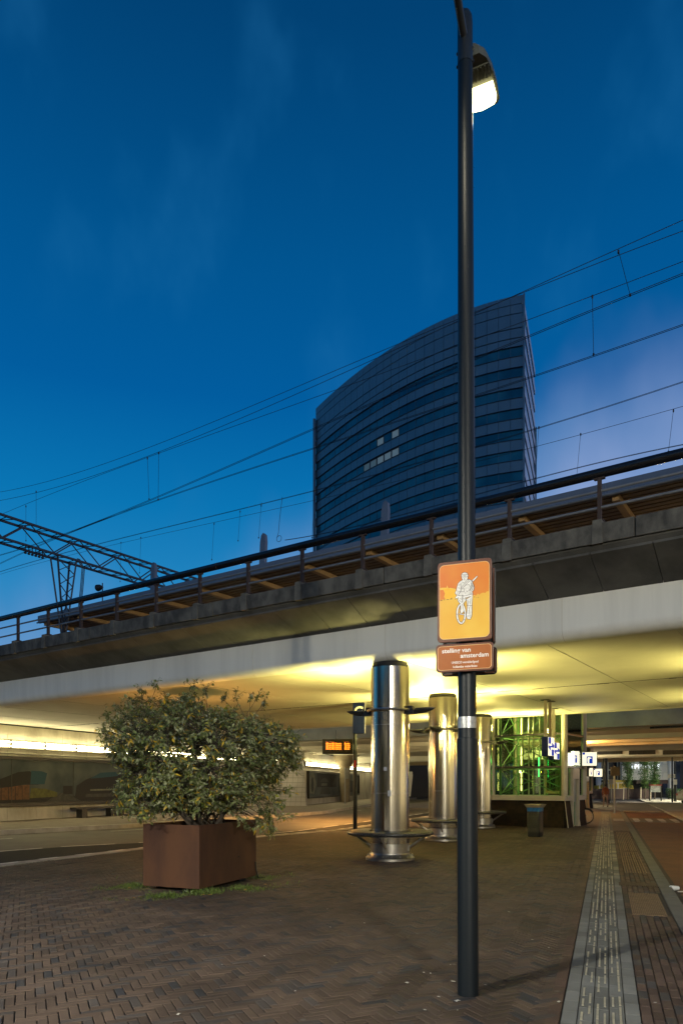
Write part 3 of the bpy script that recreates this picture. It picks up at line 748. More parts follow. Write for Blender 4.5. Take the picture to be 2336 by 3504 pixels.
# ------------------------------------------------------------------ overhead gantry and lines
gan = thing('catenary_gantry', BR(-26.5, 17, 5.5), 'dark steel lattice gantry crossing above the tracks on the left', 'gantry')
zt, zb_, gw = 12.08, 11.18, .30
ch = MB()
for z in (zt, zb_):
    for s in (-gw, gw): ch.bar(BR(-26.5 + s, 6, z), BR(-26.5 + s, 29, z), .075, .085)
ch.build('chord', m_truss, gan, smooth=False)
lc = MB()
for s in (-gw, gw):
    n = 17.26 - 2.25 * 5
    while n < 28:
        lc.bar(BR(-26.5 + s, n, zb_), BR(-26.5 + s, n + 1.125, zt), .045, .045); lc.bar(BR(-26.5 + s, n + 1.125, zt), BR(-26.5 + s, n + 2.25, zb_), .035, .035); n += 2.25
n = 6.2
while n < 28:
    for z in (zt, zb_): lc.bar(BR(-26.5 - gw, n, z), BR(-26.5 + gw, n + .37, z), .025, .025); lc.bar(BR(-26.5 + gw, n, z), BR(-26.5 - gw, n, z), .025, .025)
    n += .75
lc.build('lattice', m_truss, gan, smooth=False)
lg = MB(); nt_ = 17.85
for s in (-.25, .25):
    lg.bar(BR(-26.5 + s, nt_ - .45, zb_), BR(-26.5 + s * .3, nt_ - .06, 8.0), .06, .06); lg.bar(BR(-26.5 + s, nt_ + .45, zb_), BR(-26.5 + s * .3, nt_ + .06, 8.0), .06, .06)
for i in range(5):
    z0 = zb_ - .1 - i * .55; w0 = .45 * (z0 - 8) / 3.18; z1 = z0 - .5; w1 = .45 * (z1 - 8) / 3.18
    lg.bar(BR(-26.3, nt_ - w0, z0), BR(-26.3, nt_ + w1, z1), .03, .03); lg.bar(BR(-26.3, nt_ + w0, z0), BR(-26.3, nt_ - w1, z1), .03, .03)
lg.bar(BR(-26.5, nt_, 5.5), BR(-26.5, nt_, 8.2), .12, .12)
lg.build('leg', m_truss, gan, smooth=False)
ins = MB()
for kx in range(6):
    ins.lathe([(.03, 0), (.06, .02), (.06, .06), (.03, .08)], BR(-26.3, 16.0 + .15 * kx, zb_ - .32), 8); ins.lathe([(.02, 0), (.02, .3)], BR(-26.3, 16.0 + .15 * kx, zb_ - .3), 6)
ins.build('insulator', m_blackmatte, gan)
hs = MB()
for kx in range(3):
    hs.tube([BR(-26.2, 18.3 + .06 * kx, zb_ + .1), BR(-26.15, 18.5 + .06 * kx, zb_ - .3), BR(-26.15, 18.42 + .06 * kx, zb_ - 1.2), BR(-26.15, 18.3 + .05 * kx, zb_ - 2.2), BR(-26.2, 18.15 + .03 * kx, zb_ - 2.5), BR(-26.25, 18.05, zb_ - 2.2)], .018, 6)
hs.build('cable', m_wire, gan)

def spline(pts, n, m=40):
    P = [on_n(x, y, n) for x, y in pts]; us = np.array([p.dot(BU) for p in P]); zs = np.array([p.z for p in P])
    o = np.argsort(us); us = us[o]; zs = zs[o]
    co = np.polyfit(us, zs, min(3, len(us) - 1)); uu = np.linspace(us[0] - 1.5, us[-1] + 3, m)
    return [BR(a, n, float(np.polyval(co, a))) for a in uu]
lines = [
 ('two twin wires with hangers, the highest overhead line in the picture', [
   (15.6, 0, [(0, 1684), (1080, 1296), (1348, 1184), (1788, 1001), (2336, 790)], 'messenger_wire'),
   (15.0, 0, [(0, 1713), (544, 1547), (1050, 1333), (1244, 1243), (1565, 1101), (1802, 993), (2336, 752)], 'messenger_wire'),
   (15.1, 1, [(0, 1899), (380, 1766), (700, 1629), (1050, 1478), (1117, 1445), (1565, 1241), (1790, 1169), (2336, 931)], 'contact_wire')],
   [((2114, 857), (2154, 1010)), ((544, 1547), (542, 1709))]),
 ('middle overhead line with a long hanger right of the street lamp', [
   (16.5, 0, [(9, 1759), (505, 1565), (1050, 1371), (1124, 1343), (1565, 1180), (1790, 1103), (2336, 894)], 'messenger_wire'),
   (16.4, 1, [(0, 1928), (380, 1765), (545, 1709), (700, 1658), (1050, 1539), (1565, 1371), (1780, 1300), (2336, 1110)], 'contact_wire')],
   [((2025, 1011), (2029, 1213)), ((505, 1565), (511, 1708)), ((125, 1680), (125, 1800)), ((90, 1730), (90, 1850))]),
 ('low overhead line just above the handrail, with a curled hanger', [
   (21.0, 1, [(0, 1957), (321, 1861), (700, 1777), (1050, 1684), (1780, 1477), (2336, 1308)], 'messenger_wire'),
   (21.0, 1, [(1080, 1830), (1626, 1692), (1833, 1636), (2336, 1520)], 'contact_wire')],
   [((1842, 1460), (1830, 1637)), ((894, 1727), (885, 1840)), ((1075, 1677), (1068, 1840))]),
 ('lowest single overhead wire with a row of short hangers', [
   (22.5, 0, [(0, 1966), (415, 1855), (700, 1798), (1050, 1720), (1780, 1536), (2336, 1393)], 'messenger_wire')],
   [((2302, 1402), (2285, 1545)), ((1985, 1483), (1972, 1625)), ((822, 1748), (815, 1850)), ((733, 1790), (725, 1915)), ((483, 1838), (478, 1960)), ((415, 1855), (412, 1990))]),
]
for label, wires, drops in lines:
    P0 = on_n(1168, wires[0][2][2][1], wires[0][0])
    r = thing('overhead_line', P0, label, 'overhead line', 'overhead lines above the tracks')
    for n, twin, pts, nm in wires:
        pth = spline(pts, n)
        mb = MB().tube(pth, .0066, 6)
        if twin: mb.tube([p + BN * .07 + Z * .012 for p in pth], .0066, 6)
        mb.build(nm, m_wire, r)
    for a, b in drops:
        pa, pb_ = on_n(*a, wires[0][0]), on_n(*b, wires[-1][0]); d = MB().tube([pa, pb_], .006, 5)
        d.lathe([(.0, .02), (.022, 0), (.022, -.06), (0, -.09)], pa, 8, False); d.lathe([(.0, .04), (.022, .02), (.022, -.02), (0, -.04)], pb_, 8, False)
        d.build('hanger', m_wire, r)
    if 'curled' in label:
        a = on_n(966, 1700, 21); b = on_n(948, 1845, 21); d = (b - a)
        pts = [a, a + d * .5, a + d * .85 + BU * .03]
        for t in range(11): pts.append(b + BU * (.12 * math.cos(R(150 + t * 36))) + Z * (.12 * math.sin(R(150 + t * 36))) + BU * .1)
        MB().tube(pts, .009, 6).build('hanger', m_wire, r)

# ------------------------------------------------------------------ further bridge decks
dk2 = thing('second_bridge_deck', BR(2, 41, 0), 'second bridge deck with pale rounded edge, behind the open gap', 'bridge')
along(deck(35.4, 47, 4.22, 5.5, 0, 0, .26), -46, 30).build('deck', m_soffit, dk2)
mb = MB()
for n in (38.5, 41.5, 44.5): along([(n - .25, 4.225), (n + .25, 4.225), (n + .2, 3.98), (n - .2, 3.98)], -46, 30, mb)
mb.build('girder', m_soffit, dk2, smooth=False)
gb = MB(); along([(32.2, 4.15), (33.0, 4.15), (33.0, 4.85), (32.2, 4.85)], -46, 30, gb)
u = -44.0
gb.build('cross_beam', M('greenish_concrete', (.30, .32, .25), .7, var=.25, vs=1.0, bump=.2), dk2, smooth=False)
bl = MB(); along([(33.6, 4.4), (33.8, 4.4), (33.8, 6.3), (33.6, 6.3)], -46, 30, bl); bl.build('screen', M('lilac_screen', (.42, .38, .40), .6, var=.15, vs=1), dk2, smooth=False)
dk3 = thing('third_bridge_deck', BR(8, 60, 0), 'third bridge deck with vent grilles in its beam, farthest back', 'bridge')
along(deck(50, 72, 4.22, 5.5, 0, 0, .3), -46, 46).build('deck', m_soffit, dk3)
along([(57, 4.215), (57.9, 4.215), (57.9, 3.72), (57.2, 3.68), (57, 3.8)], -46, 46).build('vent_beam', m_conc_w, dk3)
along([(71.4, 4.215), (72.2, 4.215), (72.2, 3.82), (71.4, 3.82)], -46, 46).build('rear_beam', m_tan, dk3, smooth=False)
def vent(parent, x, y, n, w, h):
    c = on_n(x, y, n) - BN * .03; v = MB().box(c, (w, .04, h), (BU, BN, Z))
    for i in range(5): v.box(c + BU * (w * (-.8 + .4 * i)) - BN * .05, (.03, .015, h), (BU, BN, Z))
    v.build('vent_grille', m_cap, parent, smooth=False)
for x in (2085, 2195, 2313): vent(dk3, x, 2574, 57.0, .95, .17)
vent(dk2, 2290, 2474, 35.4, .85, .23); vent(dk2, 1500, 2492, 35.4, .6, .15)

# ================================================================== STEEL COLUMNS WITH ROUND BENCHES AND UPLIGHTS
m_bench = M('speckled_black_stone', (.020, .019, .018), .35, col2=(.30, .28, .24), vs=55, detail=2, lo=.60, hi=.68)
m_uphouse = M('uplight_housing', (.028, .028, .026), .4, var=.4, vs=10)
def column(x, y, label, ring_dirs, brace0, power, tilt=0.0):
    c = Vector((x, y, 0)); r = thing('steel_column', c, label, 'column', 'round steel columns under the bridge')
    MB().lathe([(.4075, .36), (.4075, 4.09)], c, 96).build('shaft', m_steel, r)
    sm = MB()
    for zz in (1.42, 2.86): sm.ring([(.4068, zz), (.4085, zz), (.4085, zz + .005), (.4068, zz + .005)], c, 96)
    sm.build('seam', m_steel2, r)
    b = MB(); b.lathe([(.52, .002), (.52, .05), (.515, .056), (.43, .13), (.425, .15), (.425, .165), (.412, .17), (.412, .355), (.405, .36)], c, 64)
    for k in range(16):
        a = 2 * math.pi * k / 16; p = c + Vector((.475 * math.cos(a), .475 * math.sin(a), .09)); b.lathe([(.016, -.02), (.016, .03), (.008, .036)], p, 8)
    b.build('base', m_steel2, r)
    MB().lathe([(.36, 4.085), (.385, 4.10), (.39, 4.14), (.37, 4.165), (.36, 4.20)], c, 48).build('cap', m_blackmatte, r)
    be = MB(); pr = []
    for k in range(9): a = R(-90 + 180 * k / 8); pr.append((.875 + .045 * math.cos(a), .576 + .045 * math.sin(a)))
    pr += [(.47, .621), (.455, .606), (.455, .546), (.47, .531)]
    be.ring(pr, c, 72)
    st = be.build('bench', m_bench, r)
    for k in range(4):
        a = R(brace0 + 90 * k); d = Vector((math.cos(a), math.sin(a), 0))
        t = MB().tube([c + d * .78 + Z * .525, c + d * .405 + Z * .265], .027, 10); t.lathe([(.03, .0), (.05, .0), (.05, .02)], c + d * .78 + Z * .508, 12)
        t.box(c + d * .42 + Z * .255, (.012, .055, .055), (d, Vector((-d.y, d.x, 0)), Z)); t.build('brace', m_steel2, r)
    zr = 3.18; rr = .475
    ring = MB().ring([(rr + .028 * math.cos(R(k * 45)), zr + .028 * math.sin(R(k * 45))) for k in range(8)], c, 64)
    ring.build('lamp_ring', m_steel2, r)
    for ang in ring_dirs:
        a = R(ang); d = Vector((math.cos(a), math.sin(a), 0)); s = Vector((-d.y, d.x, 0))
        h = MB(); o = c + d * .475 + Z * zr
        h.box(o - Z * .035, (.075, .13, .05), (d, s, Z)); h.box(o + Z * .05, (.05, .10, .03), (d, s, Z)); h.box(o + d * .09 - Z * .05, (.05, .07, .035), (d, s, Z))
        # boat-shaped lamp body reaching outwards, tapering to a point
        secs = [(.10, .09, .07, .0), (.20, .10, .085, .0), (.34, .085, .075, .01), (.46, .05, .045, .02), (.535, .012, .010, .03)]
        vs = []; m = 12
        for (l, w_, hh, up) in secs:
            for kx in range(m):
                t = 2 * math.pi * kx / m; zz = math.sin(t) * hh
                zz = min(zz, hh * .35)
                vs.append(o + d * l + s * (math.cos(t) * w_) + Z * (zz + up))
        fs = [tuple(range(m))[::-1], tuple(4 * m + kx for kx in range(m))]
        for i in range(4):
            for kx in range(m): fs.append((i * m + kx, i * m + (kx + 1) % m, (i + 1) * m + (kx + 1) % m, (i + 1) * m + kx))
        h.add(vs, fs); up_ = h.build('uplight', m_uphouse, r)
        MB().box(o + d * .22 + Z * .0285, (.07, .05, .002), (d, s, Z)).build('lens', m_glow_uplight, up_, smooth=False)
        light('uplight_lamp', 'SPOT', o + d * .25 + Z * .075, power * .5, (1.0, .87, .25), r, aim=(d.x * .15 + BN.x * tilt, d.y * .15 + BN.y * tilt, 1), spot_size=R(160 if not tilt else 145), spot_blend=1.0, shadow_soft_size=.08)
        light('uplight_wide', 'SPOT', o + d * .34 + Z * .085, power * 1.15, (1.0, .87, .25), r, aim=(d.x * 2.3 + BN.x * tilt * 1.9, d.y * 2.3 + BN.y * tilt * 1.9, 1), spot_size=R(100), spot_blend=1.0, shadow_soft_size=.08)
        light('uplight_graze', 'SPOT', o + d * .08 + Z * .12, power * .10, (1.0, .84, .30), r, aim=(-d.x * .22, -d.y * .22, 1), spot_size=R(60), spot_blend=.3, shadow_soft_size=.015)
    return r
column(1.04, 15.0, 'nearest polished steel column with round black bench, left of the street lamp', (155, -25), -107, 900, .75)
column(2.92, 20.2, 'middle polished steel column with round bench, partly behind the street lamp', (158, -118, -28, 65), -100, 680)
column(5.20, 26.1, 'farthest polished steel column with round bench, beside the glass lift building', (160, -22), -20, 1150)
column(9.6, 13.6, 'polished steel column with round bench, added out of view at the right', (155, -25), -60, 600)  # added out of view so its uplights brighten the soffit here
column(12.6, 19.2, 'polished steel column with round bench, added farther out of view at the right', (155, -25), -60, 750)  # second added column, unseen, for more yellow on the soffit
# small stickers on the nearest column
tk = MB()
for (ang, z, w_, h) in ((-108, 1.93, .035, .04), (-96, 1.42, .035, .06), (-150, 1.72, .02, .03)):
    a = R(ang); d = Vector((math.cos(a), math.sin(a), 0)); s = Vector((-d.y, d.x, 0)); tk.box(Vector((1.04, 15.0, z)) + d * .4085, (.002, w_, h), (d, s, Z))
st_ = tk.build('sticker', M('paper_sticker', (.42, .42, .42), .7, var=.3, vs=30), bpy.data.objects['steel_column'], smooth=False)

# ================================================================== PLANTER AND BUSH
PX = Vector((.925, -.379, 0)).normalized(); PY = Vector((.379, .925, 0)).normalized()
near = Vector((-2.09, 10.3, 0))
pc = near + PY * .85 - PX * .505
pla = thing('planter_box', (pc.x, pc.y, 0), 'large square rust brown steel planter standing on the brick paving', 'planter')
mb = MB(); hx, hy = .505, .85
def P3(a, b, z): return pc + PX * a + PY * b + Z * z
mb.box(P3(0, -hy + .012, .53), (hx, .012, .47), (PX, PY, Z)); mb.box(P3(0, hy - .012, .53), (hx, .012, .47), (PX, PY, Z))
mb.box(P3(-hx + .012, 0, .53), (.012, hy - .0245, .47), (PX, PY, Z)); mb.box(P3(hx - .012, 0, .53), (.012, hy - .0245, .47), (PX, PY, Z))
mb.box(P3(0, 0, .075), (hx - .03, hy - .03, .012), (PX, PY, Z))
mb.build('box', m_corten, pla, smooth=False, bevel=.004)
MB().box(P3(0, 0, .88), (hx - .03, hy - .03, .02), (PX, PY, Z)).build('soil', M('dark_soil', (.02, .014, .009), .95, var=.5, vs=20, bump=1, bs=40), pla, smooth=False)
for b in (-.55, .55):
    MB().box(P3(0, b, .03), (.42, .09, .03), (PX, PY, Z)).build('foot', m_black, pla, smooth=False)
MB().lathe([(.018, 0), (.018, .01)], P3(hx + .004, -.85 + 1.7 * .66, .43), 12).build('drain_hole', m_blackmatte, pla)
MB().tube([P3(hx + .012, .80, .30), P3(hx + .015, .82, .16), P3(hx + .03, .86, .03), P3(hx + .12, .95, .02)], .012, 6).build('hose', m_blackmatte, pla)

def leaf_mesh(pos, dirs, nrm, ln, wd, tone):
    # each leaf: a pointed oval of two folded halves, six vertices
    V = []; Fc = []; T = []
    for p, d, n, l, w, t in zip(pos, dirs, nrm, ln, wd, tone):
        s = d.cross(n); b = len(V)
        V += [p, p + d * (l * .42) + s * w + n * (w * .35), p + d * l - n * (l * .12), p + d * (l * .42) - s * w + n * (w * .35), p + d * (l * .5)]
        Fc += [(b, b + 1, b + 2, b + 4), (b, b + 4, b + 2, b + 3)]; T += [t, t]
    return V, Fc, T
def attr_obj(name, V, Fc, T, mat, parent):
    me = bpy.data.meshes.new(name); off = wl[parent.name] if parent else Vector()
    me.from_pydata([tuple(v - off) for v in V], [], Fc)
    at = me.attributes.new('tone', 'FLOAT_COLOR', 'FACE'); at.data.foreach_set('color', np.array(T, np.float32).ravel())
    me.materials.append(mat); o = bpy.data.objects.new(name, me); C.objects.link(o); o.parent = parent; wl[o.name] = off.copy(); return o
def leaf_material(name, rough=.42, transl=.25):
    m = bpy.data.materials.new(name); m.use_nodes = True; nt = m.node_tree; N = nt.nodes; L = nt.links; b = N['Principled BSDF']
    b.inputs['Roughness'].default_value = rough; b.inputs['Specular IOR Level'].default_value = .5
    at = N.new('ShaderNodeAttribute'); at.attribute_name = 'tone'; L.new(at.outputs['Color'], b.inputs['Base Color'])
    tr = N.new('ShaderNodeBsdfTranslucent'); L.new(at.outputs['Color'], tr.inputs[0])
    mx = N.new('ShaderNodeMixShader'); mx.inputs[0].default_value = transl; L.new(b.outputs[0], mx.inputs[1]); L.new(tr.outputs[0], mx.inputs[2])
    L.new(mx.outputs[0], N['Material Output'].inputs[0]); return m
m_leaf = leaf_material('bush_leaf')
m_bark = M('grey_bark', (.07, .055, .04), .85, var=.5, vs=14, bump=.6, bs=40)
bush = thing('planted_bush', (pc.x, pc.y, .9), 'broad dense evergreen bush with some yellow leaves, growing in the rusty planter', 'bush')
def make_bush():
    ctr = Vector((-2.34, 11.1, 1.95))
    lobes = []          # leaf clumps: centre, radius
    base = pc + Z * .9
    def inside(p):
        d = p - ctr; a = math.atan2(d.z, d.x)
        k = 1 + .09 * math.sin(a * 3 + 1.1) + .07 * math.sin(a * 5 + .4) + .05 * math.sin(a * 9) + .06 * math.sin(d.y * 3 + a * 4)
        return (d.x / 1.46) ** 2 + (d.y / 1.25) ** 2 + ((d.z / (1.02 if d.z > 0 else .98))) ** 2 < k * k * .98
    tw = MB(); pos = []; dr = []; nr = []; ln = []; wd = []; tn = []
    stems = [base + Vector((random.uniform(-.3, .3), random.uniform(-.5, .5), -.03)) for _ in range(9)]
    clumps = []
    tries = 0
    while len(clumps) < 760 and tries < 60000:
        tries += 1
        p = ctr + Vector((random.uniform(-1.62, 1.62), random.uniform(-1.35, 1.35), random.uniform(-1.15, 1.2)))
        if not inside(p): continue
        d = p - ctr; e = math.sqrt((d.x / 1.46) ** 2 + (d.y / 1.25) ** 2 + (d.z / 1.0) ** 2)
        if e < .60 and random.random() < .75: continue
        if d.z < -.70 and abs(d.x - .08) < .42 and d.y < .6: continue        # open skirt where the stems show
        if d.z < -.80 and d.x < .6: continue
        if any((p - c).length < .105 for c in clumps): continue
        clumps.append(p)
    # long shoots that break the outline
    for x, z in ((-1.36, .5), (-1.25, .72), (-1.40, .28), (-.95, .98), (-.5, 1.16), (-.15, 1.02), (.25, 1.10), (.42, 1.04), (.62, 1.06), (.85, 1.04), (1.15, .9), (1.4, .5), (1.52, .3), (1.58, -.1), (1.6, .05), (1.5, -.45), (1.32, -.8), (1.22, -1.05), (1.1, -.95), (-1.25, -.4), (-.72, 1.1), (.05, 1.16), (1.02, 1.0), (-1.15, .85)):
        clumps.append(ctr + Vector((x, random.uniform(-.45, .35), z)))
    for _ in range(20):
        clumps.append(ctr + Vector((random.gauss(1.12, .20), random.uniform(-.7, .4), random.uniform(-1.02, -.45))))
    branch_pts = []
    for i, st in enumerate(stems):
        a = 2 * math.pi * i / 9 + .3; tip = ctr + Vector((math.cos(a) * .95, math.sin(a) * .8, random.uniform(-.2, .5)))
        mid = st.lerp(tip, .45) + Vector((math.cos(a) * .12, math.sin(a) * .1, .05))
        tw.tube([st, st.lerp(mid, .5) + Vector((random.gauss(0, .03), 0, .05)), mid, mid.lerp(tip, .5), tip], [.034, .03, .024, .016, .008], 7)
        branch_pts += [mid, mid.lerp(tip, .5), tip, st.lerp(mid, .6)]
    # low arching twigs that show under the crown
    for i in range(26):
        a = random.uniform(0, 6.28); s0 = base + Vector((random.uniform(-.35, .35), random.uniform(-.6, .6), 0)); e = s0 + Vector((math.cos(a) * random.uniform(.3, .8), math.sin(a) * random.uniform(.2, .6), random.uniform(.05, .45)))
        tw.tube([s0, s0.lerp(e, .4) + Z * random.uniform(.12, .25), s0.lerp(e, .75) + Z * .12, e], [.010, .008, .006, .003], 5)
    for c in clumps:
        b = min(branch_pts, key=lambda q: (q - c).length + random.random() * .2); out = (c - ctr).normalized()
        mid = b.lerp(c, .55) + Vector((random.gauss(0, .05), random.gauss(0, .05), .04))
        tw.tube([b, mid, c], [.007, .005, .003], 5)
        # 3 sprigs in each clump, leaves alternating along each
        for s in range(4):
            dv = (out * .8 + Vector((random.gauss(0, .6), random.gauss(0, .6), random.gauss(.05, .55)))).normalized()
            L0 = random.uniform(.16, .30); p0 = c - dv * L0 * .3
            tw.tube([p0, p0 + dv * L0], [.003, .0015], 4)
            tone_k = random.uniform(.75, 1.25)
            for k in range(9):
                f = (k + .5) / 9; bp = p0 + dv * (L0 * f)
                side = dv.cross(Vector((random.gauss(0, 1), random.gauss(0, 1), random.gauss(0, 1)))).normalized()
                ld = (dv * .55 + side * .9 + Vector((0, 0, -.38))).normalized()
                n = (Z * .8 + out * .6 + Vector((random.gauss(0, .45), random.gauss(0, .45), random.gauss(0, .3))))
                n = (n - ld * n.dot(ld))
                if n.length < .05: continue
                n.normalize(); l = random.uniform(.040, .088); yel = random.random(); deep = (c - ctr).z
                if yel < .06: t = (.50, .34, .03)
                elif yel < .11: t = (.26, .27, .035)
                elif yel < .5: t = (.18, .205, .080)
                elif yel < .8: t = (.125, .165, .045)
                else: t = (.29, .305, .17)
                kk = tone_k * random.uniform(.8, 1.2)
                pos.append(bp); dr.append(ld); nr.append(n); ln.append(l * (1.45 if yel < .06 else 1)); wd.append(l * random.uniform(.20, .29)); tn.append((t[0] * kk, t[1] * kk, t[2] * kk, 1))
    V, Fc, T = leaf_mesh(pos, dr, nr, ln, wd, tn)
    attr_obj('foliage', V, Fc, T, m_leaf, bush)
    tw.build('stem', m_bark, bush)
make_bush()
# grass and fallen leaves in the joints round the planter
def make_grass():
    pos = []; dr = []; nr = []; ln = []; wd = []; tn = []
    for _ in range(11000):
        a = random.uniform(0, 6.28); rr = random.gauss(1, .24)
        p = pc + PX * (math.cos(a) * .92 * rr) + PY * (math.sin(a) * 1.22 * rr) + Z * 0
        v = math.sin(p.x * 7.3 + 1) * math.cos(p.y * 5.1) + math.sin(p.x * 3.1 - p.y * 4.7)
        if v < random.uniform(-.2, 1.3): continue
        if abs((p - pc).dot(PX)) < .40 and abs((p - pc).dot(PY)) < .75: continue
        d = Vector((random.gauss(0, .7), random.gauss(0, .7), random.uniform(.5, 1.2))).normalized(); s = d.cross(Vector((random.gauss(0, 1), random.gauss(0, 1), .1))).normalized()
        pos.append(p - Z * .008); dr.append(d); nr.append(s); l = random.uniform(.02, .075) * (1.7 if v > 1.1 else 1); ln.append(l); wd.append(.005); k = random.uniform(.7, 1.3)
        tn.append((.10 * k, .15 * k, .026 * k, 1))
    V, Fc, T = leaf_mesh(pos, dr, nr, ln, wd, tn)
    o = attr_obj('grass', V, Fc, T, m_leaf, None); tag(o, 'thin grass and moss growing in the paving joints round the planter', 'grass', kind='stuff')
def attr_root(o): return o
wl_none = None
make_grass()
fl0 = None
for i in range(26):
    a = random.uniform(0, 6.28); rr = random.uniform(1.0, 1.5); p = pc + PX * (math.cos(a) * .8 * rr) + PY * (math.sin(a) * 1.15 * rr)
    if fl0 is None:
        V, Fc, T = leaf_mesh([Vector()], [Vector((1, 0, .12)).normalized()], [Z], [.075], [.02], [(.34, .20, .035, 1)])
        me = bpy.data.meshes.new('fallen_leaf'); me.from_pydata([tuple(v) for v in V], [], Fc); me.materials.append(M('fallen_leaf', (.30, .17, .035), .6, var=.4)); fl0 = bpy.data.objects.new('fallen_leaf', me); o = fl0
    else: o = fl0.copy()
    C.objects.link(o); o.location = (p.x, p.y, .012); o.rotation_euler = (random.gauss(0, .2), random.gauss(0, .2), random.uniform(0, 6.28))
    tag(o, 'fallen yellow brown leaf lying on the paving round the rusty planter', 'leaf', 'fallen leaves round the planter')
# litter on the paving
lt0 = None
m_lit = M('pale_scrap', (.45, .43, .38), .8, var=.3, vs=20)
def litter(x, y, sx, sy, rot):
    global lt0
    p = on_plane(x, y, .004)
    if lt0 is None:
        b = MB(); b.add([(-1, -1, 0), (0, -.8, .15), (1, -1, 0), (1.1, .7, .1), (.1, 1, 0), (-.9, .8, .2)], [(0, 1, 4, 5), (1, 2, 3, 4)]); lt0 = b.build('litter', m_lit, smooth=False); o = lt0
    else: o = lt0.copy(); C.objects.link(o)
    o.location = p; o.scale = (sx, sy, (sx + sy) / 2); o.rotation_euler = (0, 0, rot)
    tag(o, 'small pale scrap of litter lying on the brick paving', 'litter', 'scraps of litter on the paving')
for (x, y, s) in ((1392, 3362, .022), (1449, 3327, .012), (1472, 3330, .012), (1550, 3358, .014), (1562, 3424, .022), (1453, 3455, .016), (1564, 3456, .010), (610, 3470, .018), (1540, 3300, .009), (1246, 3158, .014), (1203, 3023, .012), (1390, 3010, .007),
                  (1910, 3427, .016), (1876, 3243, .012), (1740, 3120, .012), (1820, 3215, .012), (1708, 2850, .02), (1745, 2858, .014), (1690, 2862, .02), (1800, 2870, .018), (1893, 2868, .02), (1955, 2872, .016), (1950, 3070, .006), (1620, 2950, .012), (1850, 2995, .012), (1120, 3110, .010), (1130, 3172, .012), (700, 3200, .009), (760, 3300, .010), (905, 3270, .010), (1010, 3390, .010), (2240, 3430, .010), (1660, 3370, .010), (1500, 3410, .010), (960, 3150, .008)):
    litter(x, y, s * random.uniform(.8, 1.6), s * random.uniform(.5, 1), random.uniform(0, 3))
cupp = ST(12.0, .99, -.06)
mb = MB(); mb.tube([cupp + Vector((-.06, 0, .05)), cupp + Vector((.07, .02, .05))], [.045, .033], 14); mb.add([cupp + Vector((.0, -.12, .01)), cupp + Vector((.14, -.14, .01)), cupp + Vector((.15, -.08, .02)), cupp + Vector((.01, -.06, .015))], [(0, 1, 2, 3)])
tag(mb.build('crushed_cup', m_white), 'crushed white paper cup lying in the gutter beside the red lane', 'cup')

